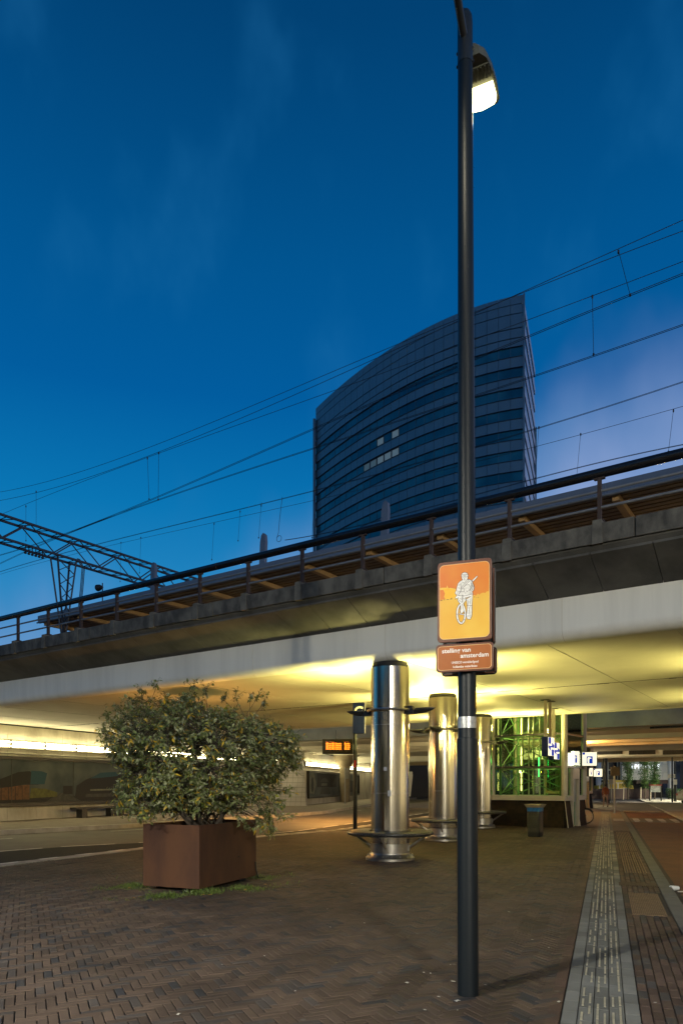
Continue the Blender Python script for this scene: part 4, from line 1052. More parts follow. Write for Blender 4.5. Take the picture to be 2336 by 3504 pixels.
# ================================================================== STREET LAMPS AND HERITAGE SIGN
PB = Vector((.964, 5.34, 0))
def street_lamp(base, hd, label, power, sticker=True, flood=0.0, cone=168, top=7.45, tilt=(-.023, 0)):
    r = thing('street_lamp', base, label, 'street lamp')
    T = base + Vector((tilt[0], tilt[1], top))
    def at(z): return base.lerp(T, z / top)
    MB().tube([at(0.0), at(1.95), at(1.955), at(4.4), at(top)], [.0795, .0775, .0690, .0635, .0535], 40, True).build('pole', m_pole, r)
    cp = MB(); cp.tube([at(top - .36), at(top - .05)], [.0575, .0575], 32); 
    cp.lathe([(.0575, -.05), (.054, 0), (.040, .035), (.015, .05), (.0, .052)], T, 32, False); cp.build('pole_cap', m_black, r)
    if sticker:
        MB().tube([at(2.03), at(2.115)], .0708, 40, False).build('silver_band', M('silver_foil', (.62, .64, .64), .35, .8, var=.35, vs=40), r)
        y = MB()
        for i in range(5):
            a0 = R(-40 + 9 * i); a1 = R(-31 + 9 * i); p = at(2.24)
            y.add([p + Vector((.0705 * math.cos(a), .0705 * math.sin(a), z)) for a, z in ((a0, -.06), (a1, -.06), (a1, .07), (a0, .07))], [(0, 1, 2, 3)])
        y.build('sticker', M('yellow_sticker', (.62, .38, .03), .5, var=.3, vs=40), r)
    hd = Vector(hd).normalized()
    for sgn in (1, -1):
        d = hd * sgn; s = d.cross(Z)
        o = at(top - .10); ex = 0.0 if sgn > 0 else .62
        a = MB(); a.tube([at(top - .45) + d * .04, o + d * .10, o + d * .16], [.030, .032, .030], 10)
        if ex: a = MB(); a.tube([at(top - .18) + d * .03, o + d * .35 + Z * .06, o + d * (.16 + ex)], [.030, .030, .028], 10)
        for kx in range(2): a.tube([at(top - .25 - .1 * kx) - s * .062, at(top - .25 - .1 * kx) + s * .066], .010, 8)
        a.build('arm', m_black, r)
        # luminaire: a flat-bottomed shell, wider at the front
        zb = top - .13 + base.z; h0 = r.location + Vector((0, 0, 0))
        secs = [(.18, .070, .10), (.24, .115, .13), (.36, .140, .15), (.50, .150, .13), (.61, .146, .085), (.645, .120, .05)]
        m = 11; vs = []
        for l, w_, hh in secs:
            for kx in range(m):
                t = math.pi * kx / (m - 1); vs.append(base + d * (l + ex) + s * (math.cos(t) * w_) + Z * (top - .12 + math.sin(t) ** .7 * hh) + Vector((tilt[0], tilt[1], 0)))
        fs = [tuple(range(m)), tuple(5 * m + kx for kx in range(m))[::-1]]
        for i in range(5):
            for kx in range(m - 1): fs.append((i * m + kx, i * m + kx + 1, (i + 1) * m + kx + 1, (i + 1) * m + kx))
            fs.append((i * m + m - 1, i * m, (i + 1) * m, (i + 1) * m + m - 1))
        h = MB(); h.add(vs, fs); hb = base + Vector((tilt[0], tilt[1], 0))
        hb = hb + d * ex; h.box(hb + d * .33 + Z * (top - .124), (.055, .118, .008), (d, s, Z))
        for kx in range(7): h.box(hb + d * .33 + s * (-.09 + .03 * kx) + Z * (top - .136), (.05, .005, .006), (d, s, Z))
        head = h.build('lamp_head', m_lamp, r)
        g = MB(); z = top - .124
        poly = [(.43, -.125), (.43, .125), (.56, .130), (.61, .118), (.628, 0), (.61, -.118), (.56, -.130)]
        g.add([hb + d * l + s * w_ + Z * (z - .004) for l, w_ in poly] + [hb + d * (.04 + l * .93) + s * (w_ * .85) + Z * (z - .03) for l, w_ in poly], [tuple(range(7)), tuple(range(7, 14))] + [(i, (i + 1) % 7, 7 + (i + 1) % 7, 7 + i) for i in range(7)])
        g.build('lamp_glass', m_lampglass, head)
        light('lamp_light', 'SPOT', hb + d * .54 + Z * (top - .175), power, (1.0, .94, .78) if flood else (1.0, .90, .66), r, aim=(d.x * .12, d.y * .12, -1) if not flood else (hd.x, hd.y, -flood), spot_size=R(cone), spot_blend=.8, shadow_soft_size=.13)
    return r
HD = (.40, .92, 0)
lamp = street_lamp(PB, HD, 'tall black street lamp with lit head, carrying the orange heritage sign', 130)
street_lamp(Vector((-8.6, -2.6, 0)), (.80, .60, 0), 'tall black street lamp standing alone behind the viewer on the left', 11000, sticker=False, flood=1.5, cone=98)
street_lamp(Vector((5.0, -17.0, 0)), (.1, .99, 0), 'tall black street lamp standing alone behind the viewer on the right', 12000, sticker=False, flood=.25)

# heritage sign, front pair and back pair
ph = R(20); SX = Vector((math.cos(ph), -math.sin(ph), 0)); SNm = Vector((-math.sin(ph), -math.cos(ph), 0))
pax = PB + Vector((-.009, 0, 0))
m_sb = M('brown_sign_edge', (.115, .042, .022), .35); m_so = M('orange_print', (.58, .145, .008), .35, col2=(.62, .22, .02), vs=4, detail=2)
m_sy = M('yellow_print', (.68, .43, .055), .35, col2=(.64, .35, .03), vs=3, detail=2); m_sl = M('cream_line_print', (.80, .52, .24), .4)
m_sbr = M('rust_brown_print', (.33, .095, .012), .35, var=.12, vs=6); m_sw = M('white_print', (.74, .73, .70), .4, var=.2, vs=60); m_sk = M('black_print', (.012, .010, .012), .4)
m_sye = M('bright_yellow_print', (.80, .42, .012), .35, var=.15, vs=20); m_sback = M('sign_back', (.012, .009, .008), .4)
def rrect(w, h, r, n=6, dx=0, dz=0):
    out = []
    for cx, cz, a0 in ((w / 2 - r, h / 2 - r, 0), (-w / 2 + r, h / 2 - r, 90), (-w / 2 + r, -h / 2 + r, 180), (w / 2 - r, -h / 2 + r, 270)):
        for i in range(n + 1): a = R(a0 + 90 * i / n); out.append((cx + r * math.cos(a) + dx, cz + r * math.sin(a) + dz))
    return out
class Plate:
    def __init__(self, name, ctr, w, h, label, face, sgn=1, cat='sign'):
        self.c = Vector(ctr); self.w = w; self.h = h; self.x = SX * sgn; self.n = SNm * sgn
        self.r = thing(name, self.c, label, cat)
        mb = MB().sweep(rrect(w, h, .028), self.c - self.n * .012, self.x, Z, self.n * .020); self.pl = mb.build('panel', m_sb if face else m_sback, self.r, smooth=False, bevel=.003)
        if not face: return
        self.lay = 0
    def flat(self, poly, m, lay, name='print'):
        o = self.c + self.n * (.0085 + .0004 * lay)
        MB().add([o + self.x * a + Z * b for a, b in poly], [tuple(range(len(poly)))]).build(name, m, self.pl, smooth=False, fixn=False)
    def many(self, polys, m, lay, name='print'):
        o = self.c + self.n * (.0085 + .0004 * lay); mb = MB()
        for poly in polys: mb.add([o + self.x * a + Z * b for a, b in poly], [tuple(range(len(poly)))])
        mb.build(name, m, self.pl, smooth=False, fixn=False)
    def back(self):
        b = MB(); c = self.c - self.n * .013
        b.sweep(rrect(self.w, self.h, .028), c - self.n * .022, self.x, Z, self.n * .004)
        return b
SW, SH = .405, .606
front = Plate('heritage_sign', pax + SNm * .105 + Z * 2.976, SW, SH, 'orange and yellow picture sign of a soldier riding a bicycle, on the lamp post', True)
def px(x, y):
    a = (x - 90) / 1015; ty = 185 - 120 * a; by = 1702 - 97 * a; b = (y - ty) / (by - ty)
    return ((a - .5) * SW, (.5 - b) * SH)
def pxs(l): return [px(*p) for p in l]
inner = rrect(SW * .925, SH * .925, .036); inl = rrect(SW * .912, SH * .915, .034)
front.flat(inner, m_sl, 1); front.flat(inl, m_sy, 2)
def clip(x): return max(-SW * .456, min(SW * .456, x))
rag = pxs([(1054, 700), (1010, 712), (990, 738), (950, 732), (905, 748), (880, 772), (850, 752), (820, 790), (770, 782), (700, 800), (560, 820), (440, 780), (440, 672), (380, 655), (335, 650), (300, 660), (276, 605), (262, 650), (200, 650), (160, 655), (122, 660)])
rag = [(clip(a), b) for a, b in rag]
top_in = [p for p in inl if p[1] > .05]
front.flat(sorted([p for p in top_in if p[0] > 0], key=lambda p: p[1]) [:0] + [p for p in inl[:14]] + [(clip(-1), px(122, 660)[1])] + rag[::-1], m_so, 3)
front.flat([(clip(a), b) for a, b in pxs([(122, 690), (150, 700), (200, 690), (235, 760), (215, 820), (240, 862), (180, 880), (122, 900)])], m_so, 4)
front.flat([(clip(a), b) for a, b in pxs([(205, 668), (300, 662), (430, 690), (440, 800), (380, 850), (250, 862), (225, 820), (240, 760)])], m_sye, 4)
hz = []
for (a, b, w_) in ((135, 900, 60), (205, 885, 30), (262, 878, 50), (322, 868, 60), (425, 872, 18), (775, 820, 26), (822, 826, 12), (855, 826, 14), (340, 850, 40)): hz.append(pxs([(a, b), (a + w_ / 2, b - 8 - w_ * .06), (a + w_, b - w_ * .1), (a + w_ / 2, b + 4 - w_ * .06)]))
front.many(hz, m_sk, 5)
body = [
 [(555, 432), (662, 432), (662, 470), (642, 508), (608, 522), (575, 508), (558, 470)],
 [(545, 438), (552, 395), (572, 370), (612, 358), (650, 370), (670, 405), (674, 440), (612, 424)],
 [(578, 500), (520, 530), (500, 590), (534, 655), (518, 745), (500, 795), (545, 838), (640, 832), (752, 795), (758, 745), (720, 690), (770, 640), (785, 630), (768, 585), (742, 518), (690, 488), (640, 500)],
 [(520, 530), (488, 565), (470, 620), (452, 700), (428, 748), (446, 778), (494, 770), (532, 700), (534, 640), (538, 560)],
 [(725, 505), (752, 540), (786, 635), (770, 692), (722, 748), (690, 742), (700, 690), (732, 640)],
 [(432, 842), (468, 785), (502, 800), (468, 852)], [(748, 508), (834, 424), (846, 434), (764, 524)],
 [(492, 800), (572, 808), (642, 862), (592, 932), (568, 965), (520, 945), (480, 892)],
 [(642, 862), (756, 788), (742, 960), (742, 1080), (736, 1180), (710, 1236), (660, 1232), (642, 1180), (654, 1090), (660, 980)],
 [(538, 975), (584, 950), (604, 1055), (566, 1120), (540, 1134), (526, 1100)], [(510, 1132), (590, 1150), (620, 1150), (618, 1164), (510, 1146)],
 [(460, 768), (600, 756), (700, 730), (702, 744), (602, 772), (462, 782)]]
def grow(poly, d):
    cx = sum(p[0] for p in poly) / len(poly); cy = sum(p[1] for p in poly) / len(poly); n = len(poly); out = []
    ar = sum(poly[i][0] * poly[(i + 1) % n][1] - poly[(i + 1) % n][0] * poly[i][1] for i in range(n))
    sg = 1 if ar > 0 else -1
    for i in range(n):
        a, b, c = Vector(poly[i - 1]), Vector(poly[i]), Vector(poly[(i + 1) % n]); t = ((b - a).normalized() + (c - b).normalized())
        if t.length < .05: t = c - b
        t.normalize(); out.append((b.x + sg * t.y * d, b.y - sg * t.x * d))
    return out
front.many([pxs(grow(b, 8)) for b in body], m_sk, 6)
def ell(cx, cy, rx, ry, n=36): return [(cx + rx * math.cos(2 * math.pi * i / n), cy + ry * math.sin(2 * math.pi * i / n)) for i in range(n)]
def annulus(cx, cy, r0, r1, e0, e1, n=36):
    A, B = ell(cx, cy, r0, e0, n), ell(cx, cy, r1, e1, n); return [pxs([A[i], A[(i + 1) % n], B[(i + 1) % n], B[i]]) for i in range(n)]
front.many(annulus(541, 1140, 98, 52, 200, 152), m_sk, 7); front.many(annulus(541, 1140, 90, 60, 190, 163), m_sw, 8)
front.many([pxs(b) for b in body], m_sw, 9)
def seg(a, b, w_=5):
    a, b = Vector(a), Vector(b); t = (b - a).normalized(); s = Vector((-t.y, t.x)) * w_ / 2; return pxs([tuple(a + s), tuple(b + s), tuple(b - s), tuple(a - s)])
ink = []
for pts in ([(545, 430), (612, 420), (672, 434)], [(575, 455), (595, 452)], [(618, 452), (640, 455)], [(606, 455), (602, 480), (610, 482)], [(590, 497), (618, 497)], [(555, 400), (660, 395)],
            [(535, 560), (540, 650), (520, 745)], [(690, 490), (560, 620), (545, 650)], [(705, 510), (580, 640)], [(640, 505), (600, 560), (560, 545)], [(725, 560), (735, 640), (700, 700)],
            [(545, 660), (595, 655), (598, 720), (540, 725), (545, 660)], [(630, 600), (690, 585), (718, 640), (690, 700), (640, 720)], [(500, 795), (620, 800), (752, 760)], [(560, 780), (560, 920)], [(575, 780), (572, 920)],
            [(570, 850), (640, 868)], [(655, 985), (742, 985)], [(650, 1180), (735, 1175)], [(560, 960), (610, 1140)], [(590, 940), (640, 1110)], [(520, 1000), (530, 1130)], [(665, 880), (680, 960)], [(720, 850), (712, 960)], [(690, 1010), (700, 1150)],
            [(490, 600), (530, 590)], [(480, 650), (528, 660)], [(462, 710), (525, 720)], [(750, 590), (772, 640)], [(735, 690), (762, 660)], [(520, 850), (560, 870)], [(500, 880), (560, 930)], [(455, 755), (490, 745)], [(640, 1110), (655, 1120)]):
    for a, b in zip(pts, pts[1:]): ink.append(seg(a, b, 6))
for _ in range(70):
    a = random.uniform(540, 740); b = random.choice((random.uniform(560, 770), random.uniform(870, 1200)))
    if b > 800: a = random.uniform(665, 735)
    ink.append(seg((a, b), (a + random.uniform(-9, 9), b + random.uniform(3, 16)), 4))
front.many(ink, m_sk, 11)
front.many([seg((541 + 80 * math.cos(t) * .95, 1140 + 178 * math.sin(t) * .95), (541 + 80 * math.cos(t + .16), 1140 + 178 * math.sin(t + .16)), 7) for t in (2.4, 3.0, .6, 1.2, 4.9)], m_sk, 10)
LW, LH = .428, .210
low = Plate('name_sign', pax + SNm * .105 + Z * 2.553, LW, LH, 'brown name plate with white lettering below the soldier picture, front of the lamp post', True)
low.flat(rrect(LW * .94, LH * .86, .024), m_sl, 1); low.flat(rrect(LW * .925, LH * .835, .022), m_sbr, 2)
def words(body, x, z, size, off, w_): text('lettering', body, size, m_sw, low.pl, low.c + low.n * .0098 + low.x * x + Z * z, low.x, Z, off=off, depth=.0003, width=w_)
words('stelling van', -.168, .040, .046, .0008, .215); words('amsterdam', -.028, -.003, .046, .0008, .208)
words('UNESCO werelderfgoed', -.095, -.044, .024, .0004, .200); words('hollandse waterlinies', -.085, -.076, .024, .0004, .180)
bk = Plate('sign_back', pax - SNm * .105 + Z * 2.976, SW, SH, 'dark rear sign of the upper pair, behind the soldier picture on the lamp post', False, -1)
bk2 = Plate('sign_back', pax - SNm * .105 + Z * 2.553, LW, LH, 'dark rear sign of the lower pair, behind the brown name plate on the lamp post', False, -1)
for pl_ in (front, low, bk, bk2):                                           # folded rims and clamps behind each plate
    b = MB(); c = pl_.c - pl_.n * .022; w_, h = pl_.w / 2 - .012, pl_.h / 2 - .012
    for sg in (-1, 1):
        b.box(c + Z * (h * sg), (w_ - .01, .012, .004), (pl_.x, pl_.n, Z)); b.box(c + pl_.x * (w_ * sg), (.004, .012, h - .012), (pl_.x, pl_.n, Z))
    b.build('rim', m_sb, pl_.r, smooth=False)
    cb = MB()
    for dz in ((.2, -.2) if pl_.h > .4 else (-.07, .07)): cb.box(pl_.c - pl_.n * .028 + Z * dz, (.13, .012, .016), (pl_.x, pl_.n, Z))
    cb.build('clamp', m_greyrail, pl_.r, smooth=False)

# ================================================================== BUS STOP BOARD
def bus_board():
    b = Vector((.44, 22.5, 0)); r = thing('bus_stop_post', b, 'dark post with blue letter sign and orange departure board at the platform edge', 'bus stop')
    MB().tube([b, b + Z * 3.0, b + Z * 4.1], [.068, .068, .062], 20).build('post', m_black, r)
    fx = Vector((.985, -.17, 0)).normalized(); fn = Vector((-.17, -.985, 0)).normalized()
    def P(x, y, d=0.0): p = at_depth(x, y, 22.4); return b + fx * ((x - 1214) / F * 22.4) + Z * (p.z) + fn * d
    c = P(1229, 2458.5); 
    bx = MB().box(b + fx * .14 + Z * 3.72 + fn * .11, (.19, .09, .485), (fx, fn, Z)).build('letter_box', m_blue, r, smooth=False, bevel=.008)
    MB().box(b + fx * .336 + Z * 3.72 + fn * .11, (.006, .09, .485), (fx, fn, Z)).build('side_panel', M('grey_side', (.33, .33, .34), .4, var=.2), r, smooth=False)
    text('letter', 'C', .40, M('cream_letter', (.75, .70, .50), .5, emis=(1, .9, .55), es=.25), bx, b + fx * .0 + Z * 3.81 + fn * .202, fx, Z, off=.012)
    tx = Vector((.995, .02, 0)).normalized(); tn = Vector((.02, -.995, 0)).normalized()
    o = b - tx * .565 + Z * 2.82
    bd = MB().box(o, (.485, .11, .235), (tx, tn, Z)).build('display_case', M('board_case', (.009, .006, .004), .6, spec=.15), r, smooth=False, bevel=.012)
    MB().box(b - tx * .08 + Z * 2.81, (.05, .05, .10), (tx, tn, Z)).build('bracket', m_black, r, smooth=False)
    s = .066
    for i, (a, e) in enumerate((('300 via Hfd. Centrum', '8 min'), ('310 via Hfd. Centrum', '10 min'), ('300 via Hfd. Centrum', '18 min'), ('310 via Hfd. Centrum', '20 min'))):
        z = .075 - i * .057
        text('display_text', a, s, m_led, bd, o - tx * .375 + Z * z + tn * .112, tx, Z, off=.001, width=.49, depth=.001)
        text('display_text', e, s, m_led, bd, o + tx * .215 + Z * z + tn * .112, tx, Z, off=.001, width=.165, depth=.001)
    text('display_text', 'Bus  richting', .05, m_led_dim, bd, o - tx * .375 + Z * .14 + tn * .112, tx, Z, width=.26, depth=.001)
    text('display_text', 'Vertrek', .05, m_led_dim, bd, o + tx * .20 + Z * .14 + tn * .112, tx, Z, width=.16, depth=.001)
    light('display_glow', 'AREA', o + tn * .16, 2.5, (1.0, .3, .03), r, aim=tn, shape='RECTANGLE', size=.8, size_y=.3)
    MB().box(b + fn * .07 + Z * 2.27, (.03, .004, .11), (fx, fn, Z)).build('red_sticker', M('red_sticker', (.5, .03, .02), .5), r, smooth=False)
bus_board()

# ================================================================== LITTER BIN
def bin_():
    b = Vector((5.97, 21.6, 0)); r = thing('litter_bin', b, 'dark slatted litter bin with flared lid and blue band, before the tiled plinth', 'litter bin')
    ax = (BU, BN, Z)
    def rr(w, z): return [b + BU * x + BN * y + Z * z for x, y in rrect(w, w * .9, .05, 4)]
    def loft(secs, mb):
        n = len(secs[0]); vs = [p for s in secs for p in s]; fs = [tuple(range(n))[::-1], tuple((len(secs) - 1) * n + i for i in range(n))]
        for k in range(len(secs) - 1):
            for i in range(n): fs.append((k * n + i, k * n + (i + 1) % n, (k + 1) * n + (i + 1) % n, (k + 1) * n + i))
        return mb.add(vs, fs)
    m_bin = M('dark_green_bin', (.016, .018, .015), .5, var=.4, vs=6)
    body = loft([rr(.37, 0), rr(.39, .02), rr(.40, .80)], MB())
    body.build('body', m_bin, r)
    sl = MB()
    for i in range(13): loft([rr(.405, .12 + i * .048), rr(.415, .13 + i * .048), rr(.405, .145 + i * .048)], sl)
    sl.build('slat', m_bin, r, smooth=False)
    loft([rr(.412, .78), rr(.43, .90)], MB()).build('band', M('blue_band', (.015, .13, .34), .4, var=.4, vs=12), r, smooth=False)
    loft([rr(.45, .90), rr(.545, .985), rr(.55, 1.0), rr(.42, 1.005)], MB()).build('lid', M('tan_lid', (.30, .25, .15), .5, var=.3), r, smooth=False)
bin_()

# ================================================================== GLASS LIFT BUILDING
def lift_building(A, B_, C_, H, label, detail=True):
    A, B_, C_ = Vector(A), Vector(B_), Vector(C_); Dd = A + (C_ - B_)
    ctr = (A + C_) / 2; r = thing('lift_building', (ctr.x, ctr.y, 0), label, 'lift building')
    corners = [A, B_, C_, Dd]
    def ins(k, d): p = corners[k]; return p + (ctr - p).normalized() * d
    f = (B_ - A).normalized(); fr = Vector((f.y, -f.x, 0)); g = (C_ - B_).normalized(); gr = Vector((g.y, -g.x, 0))
    zs = 1.0
    # plinth: front wall upright, sides battered; opening for the door on the street side
    dl = (C_ - B_).length
    d0, d1 = .28, .62          # door opening as fractions of the street side
    pl_ = MB()
    def batter(p, q, out, ob, th=.16):
        pl_.add([p + out * ob, q + out * ob, q - out * th, p - out * th] + [p + Z * zs, q + Z * zs, q - out * th + Z * zs, p - out * th + Z * zs],
                [(3, 2, 1, 0), (4, 5, 6, 7), (0, 1, 5, 4), (1, 2, 6, 5), (2, 3, 7, 6), (3, 0, 4, 7)])
    batter(A, B_ - f * .02, fr, .05); batter(C_ - f * .17, Dd + f * .17, -fr, .05); batter(Dd - g * .17, A + g * .17, -gr, .05)
    pl_.build('plinth', m_tile, r, smooth=False)
    m_fin = M('dark_glazed_tile', (.006, .005, .0045), .6, var=.5, vs=9, spec=.1)
    for u0, u1 in ((.005, dl * d0), (dl * d1, dl)):
        pl_ = MB(); batter(B_ + g * u0, B_ + g * u1, gr, .13); pl_.build('sloped_plinth', m_fin, r, smooth=False)
    tr = MB()
    for p in (B_ + g * .012, B_ + g * (dl * d1 + .01)): tr.bar(p + gr * .132, p + gr * .012 + Z * zs, .022, .022)
    tr.build('edge_trim', M('cream_trim', (.6, .56, .42), .4), r, smooth=False)
    si = MB()
    si.bar(A + fr * .0 + Z * (zs + .095), B_ + fr * .0 + f * .06 + Z * (zs + .095), .20, .185); si.bar(B_ + g * .11 + Z * (zs + .092), B_ + g * (dl * d0) + Z * (zs + .092), .20, .178)
    si.bar(B_ + g * (dl * d1) + Z * (zs + .092), C_ + Z * (zs + .092), .20, .178); si.bar(C_ + g * -.1 - f * .12 + Z * (zs + .095), Dd + Z * (zs + .095), .18, .18); si.bar(Dd - g * .12 + Z * (zs + .095), A + g * .12 + Z * (zs + .095), .18, .18)
    si.build('sill', m_post_w, r, smooth=False, bevel=.01)
    for p in corners: MB().tube([p + Z * (zs + .19), p + Z * H], .115, 20).build('post', m_post_w, r)
    for z in (2.27, 3.50):
        for a, b in ((A, B_), (B_, C_), (C_, Dd), (Dd, A)):
            MB().bar(a + (b - a).normalized() * .1 + Z * z, b - (b - a).normalized() * .1 + Z * z, .06, .07).build('transom', m_cap, r, smooth=False)
    for a, b, has in ((A, B_, 0), (B_, C_, 1), (C_, Dd, 0), (Dd, A, 0)):
        d = (b - a).normalized(); l = (b - a).length
        if not has: MB().box((a + b) / 2 + Z * ((zs + .2 + H) / 2), (l / 2 - .12, .006, (H - zs - .2) / 2), (d, d.cross(Z), Z)).build('glass', m_glass, r, smooth=False)
        else:
            MB().box((a + b) / 2 + Z * ((2.31 + H) / 2), (l / 2 - .12, .006, (H - 2.31) / 2), (d, d.cross(Z), Z)).build('glass', m_glass, r, smooth=False)
            for u0, u1 in ((.12, l * d0), (l * d1, l - .12)): MB().box(a + d * ((u0 + u1) / 2) + Z * 1.71, ((u1 - u0) / 2, .006, .51), (d, d.cross(Z), Z)).build('glass', m_glass, r, smooth=False)
    # door
    dc = B_ + g * (dl * (d0 + d1) / 2); dw = dl * (d1 - d0) / 2
    fr_ = MB(); fr_.bar(dc - g * (dw - .05) + gr * .06, dc - g * (dw - .05) + gr * .06 + Z * 2.2, .10, .14, up=g); fr_.bar(dc + g * (dw - .05) + gr * .06, dc + g * (dw - .05) + gr * .06 + Z * 2.2, .10, .14, up=g); fr_.box(dc + gr * .06 + Z * 2.02, (dw - .102, .06, .2), (g, gr, Z))
    fr_.build('door_frame', m_post_w, r, smooth=False)
    dr = MB().box(dc + gr * .0 + Z * .92, (dw - .1, .02, .90), (g, gr, Z)).build('door', M('pale_metal_door', (.42, .46, .42), .3, .7, var=.2), r, smooth=False)
    MB().box(dc + gr * .022 + Z * .5 - g * .02, (dw * .3, .004, .45), (g, gr, Z)).build('green_panel', M('green_panel', (.05, .20, .05), .4), dr, smooth=False)
    # green lattice inside the glass and lift rails
    tru = MB()
    for a, b, o in ((A, B_, -fr), (B_, C_, -gr), (C_, Dd, fr), (Dd, A, gr)):
        d = (b - a).normalized(); l = (b - a).length; inn = ((ctr - (a + b) / 2)).normalized()
        for za, zb in ((1.25, 2.22), (2.32, 3.45), (3.55, H - .1)):
            p, q = a + d * .25 + inn * .22, b - d * .25 + inn * .22
            if a is B_ and za < 2: continue
            tru.tube([p + Z * za, q + Z * zb], .019, 8); tru.tube([q + inn * .06 + Z * za, p + inn * .06 + Z * zb], .019, 8)
            tru.tube([p + Z * zb, q + Z * zb], .02, 8)
        tru.tube([a + d * .25 + inn * .22 + Z * .1, a + d * .25 + inn * .22 + Z * H], .045, 8)
    tru.build('lattice', m_green, r)
    if detail:
        gl = MB()
        for k in range(5):
            p = A + f * (.9 + .22 * k) + g * (.9 + .1 * (k % 2)); gl.bar(p + Z * .1, p + Z * H, .05, .05)
        gl.build('guide_rail', m_post_w, r, smooth=False)
        cbx = MB().box(ctr + f * .1 + Z * 1.25, (.55, .5, 1.1), (f, fr, Z)); 
        lm = MB()
        for k, z in enumerate((1.35, 2.4, 3.6)): lm.tube([ctr - f * .9 + fr * -.6 + Z * z, ctr - f * .9 + fr * -.6 + Z * (z + .75)], .03, 8)
        lm.build('lamp_tube', M('yellow_tube', (.9, .8, .4), .4, emis=(1, .80, .28), es=6), r)
        gt = MB()
        gt.tube([ctr + f * .8 + fr * .5 + Z * .3, ctr + f * .8 + fr * .5 + Z * .9], .03, 8); gt.tube([ctr - f * .2 + fr * -.7 + Z * 1.9, ctr - f * .2 + fr * -.7 + Z * 2.7], .022, 8)
        gt.build('green_lamp', M('green_tube', (.2, .9, .4), .4, emis=(.06, 1.0, .25), es=9), r)
        light('green_light', 'POINT', ctr + f * .6 + fr * .3 + Z * 2.6, 6, (.12, 1.0, .30), r, shadow_soft_size=.1)
        light('green_light', 'POINT', ctr - f * .4 - fr * .2 + Z * 1.1, 4, (.12, 1.0, .30), r, shadow_soft_size=.1)
        light('yellow_light', 'POINT', ctr - f * .5 + fr * .2 + Z * 3.9, 150, (1.0, .80, .34), r, shadow_soft_size=.12)
    return r
LB = Vector((8.24, 25.9, 0)); LA = LB - BU * 2.82; LC = LB + BN * 2.52
lift_building(LA, LB, LC, 5.4, 'glass lift building with green lattice inside and dark tiled plinth, under the bridge gap')
L2 = Vector((15.75, 46.0, 0))
lift_building(L2 - BU * 2.4, L2, L2 + BN * 2.4, 4.1, 'second lift building, farther along the footpath behind the bicycle', detail=False)

# hanging railway signs
def hanging_sign(c, label, n_poles):
    c = Vector(c); r = thing('hanging_sign', c, label, 'sign', 'signs hung from the bridge before the lift building')
    L_, H_, T_ = .30, .30, .10
    MB().box(c, (T_, L_, H_), (BU, BN, Z)).build('sign_box', m_blue, r, smooth=False, bevel=.012)
    fc = MB().box(c + BU * (T_ + .004), (.003, L_ - .02, H_ - .02), (BU, BN, Z)).build('lit_face', m_whitelit, r, smooth=False)
    o = c + BU * (T_ + .0085)
    pl_ = MB()                                                              # two-way arrow emblem in blue
    for sg in (1, -1):
        pl_.add([o + BN * (a * sg) + Z * (b * sg) for a, b in ((-.27, .03), (.05, .03), (.05, .16), (.27, .05), (.27, .0), (.02, -.02), (-.27, -.02))], [tuple(range(7))])
        pl_.add([o + BN * (a * sg) + Z * (b * sg) for a, b in ((-.27, .08), (-.01, .08), (-.01, .275), (-.27, .275))], [(0, 1, 2, 3)])
    pl_.build('emblem', m_bluelit, fc, smooth=False, fixn=False)
    for k in range(n_poles):
        p = c + BN * ((-.22 + .44 * k) if n_poles > 1 else 0)
        MB().bar(p + Z * H_, Vector((p.x, p.y, 4.18)), .07, .09, up=BU).build('hanger', m_post_w, r, smooth=False)
        MB().box(Vector((p.x, p.y, 4.187)), (.13, .11, .010), (BU, BN, Z)).build('flange', m_cap, r, smooth=False)
hanging_sign(at_depth(1873, 2555, 21.6), 'nearer blue boxed sign with lit white emblem, hung on two poles from the soffit', 2)
hanging_sign(at_depth(1893, 2570, 23.9), 'farther blue boxed sign with lit white emblem, hung behind the first one', 1)

# illuminated information signs
def info_sign(c, w, h, d, label, face=None, arm=None):
    c = Vector(c); n = face or Vector((-.3, -.95, 0)).normalized(); x = Z.cross(-n).normalized(); x = Vector((-n.y, n.x, 0))
    if x.x < 0: x = -x
    r = thing('lit_sign', c, label, 'lit sign', 'lit lift signs by the footpath')
    MB().box(c - n * d / 2, (w / 2 + .02, d / 2, h / 2 + .02), (x, n, Z)).build('case', m_cap, r, smooth=False)
    fc = MB().box(c + n * .004, (w / 2, .006, h / 2), (x, n, Z)).build('lit_face', m_whitelit, r, smooth=False)
    o = c + n * .0125
    def poly(pts, m, nm, dd=0): MB().add([o + n * dd + x * (a * w) + Z * (b * h) for a, b in pts], [tuple(range(len(pts)))]).build(nm, m, fc, smooth=False, fixn=False)
    poly([(-.48, .48), (-.48, .32), (-.30, .32), (-.30, .48)], m_bluelit, 'number_tab')
    poly([(-.20, -.34), (.22, -.34), (.22, .20), (-.20, .20)], m_bluelit, 'pictogram')
    poly([(-.12, -.33), (-.02, -.33), (-.02, -.03), (.04, .02), (.04, .08), (-.02, .12), (-.09, .14), (-.14, .06), (-.14, -.1)], m_whitelit, 'pictogram', .001)
    poly([(.04, .02), (.12, .02), (.12, .10), (.04, .10)], m_whitelit, 'pictogram', .001)
    if arm is not None: MB().bar(c - n * d / 2 + x * (w / 2 * arm), c - n * d / 2 + x * (w / 2 * arm + .3 * arm), .06, .06).build('arm', m_cap, r, smooth=False)
    light('sign_glow', 'AREA', c + n * .05, 6, (1, .93, .7), r, aim=n, shape='RECTANGLE', size=w, size_y=h)
    return r
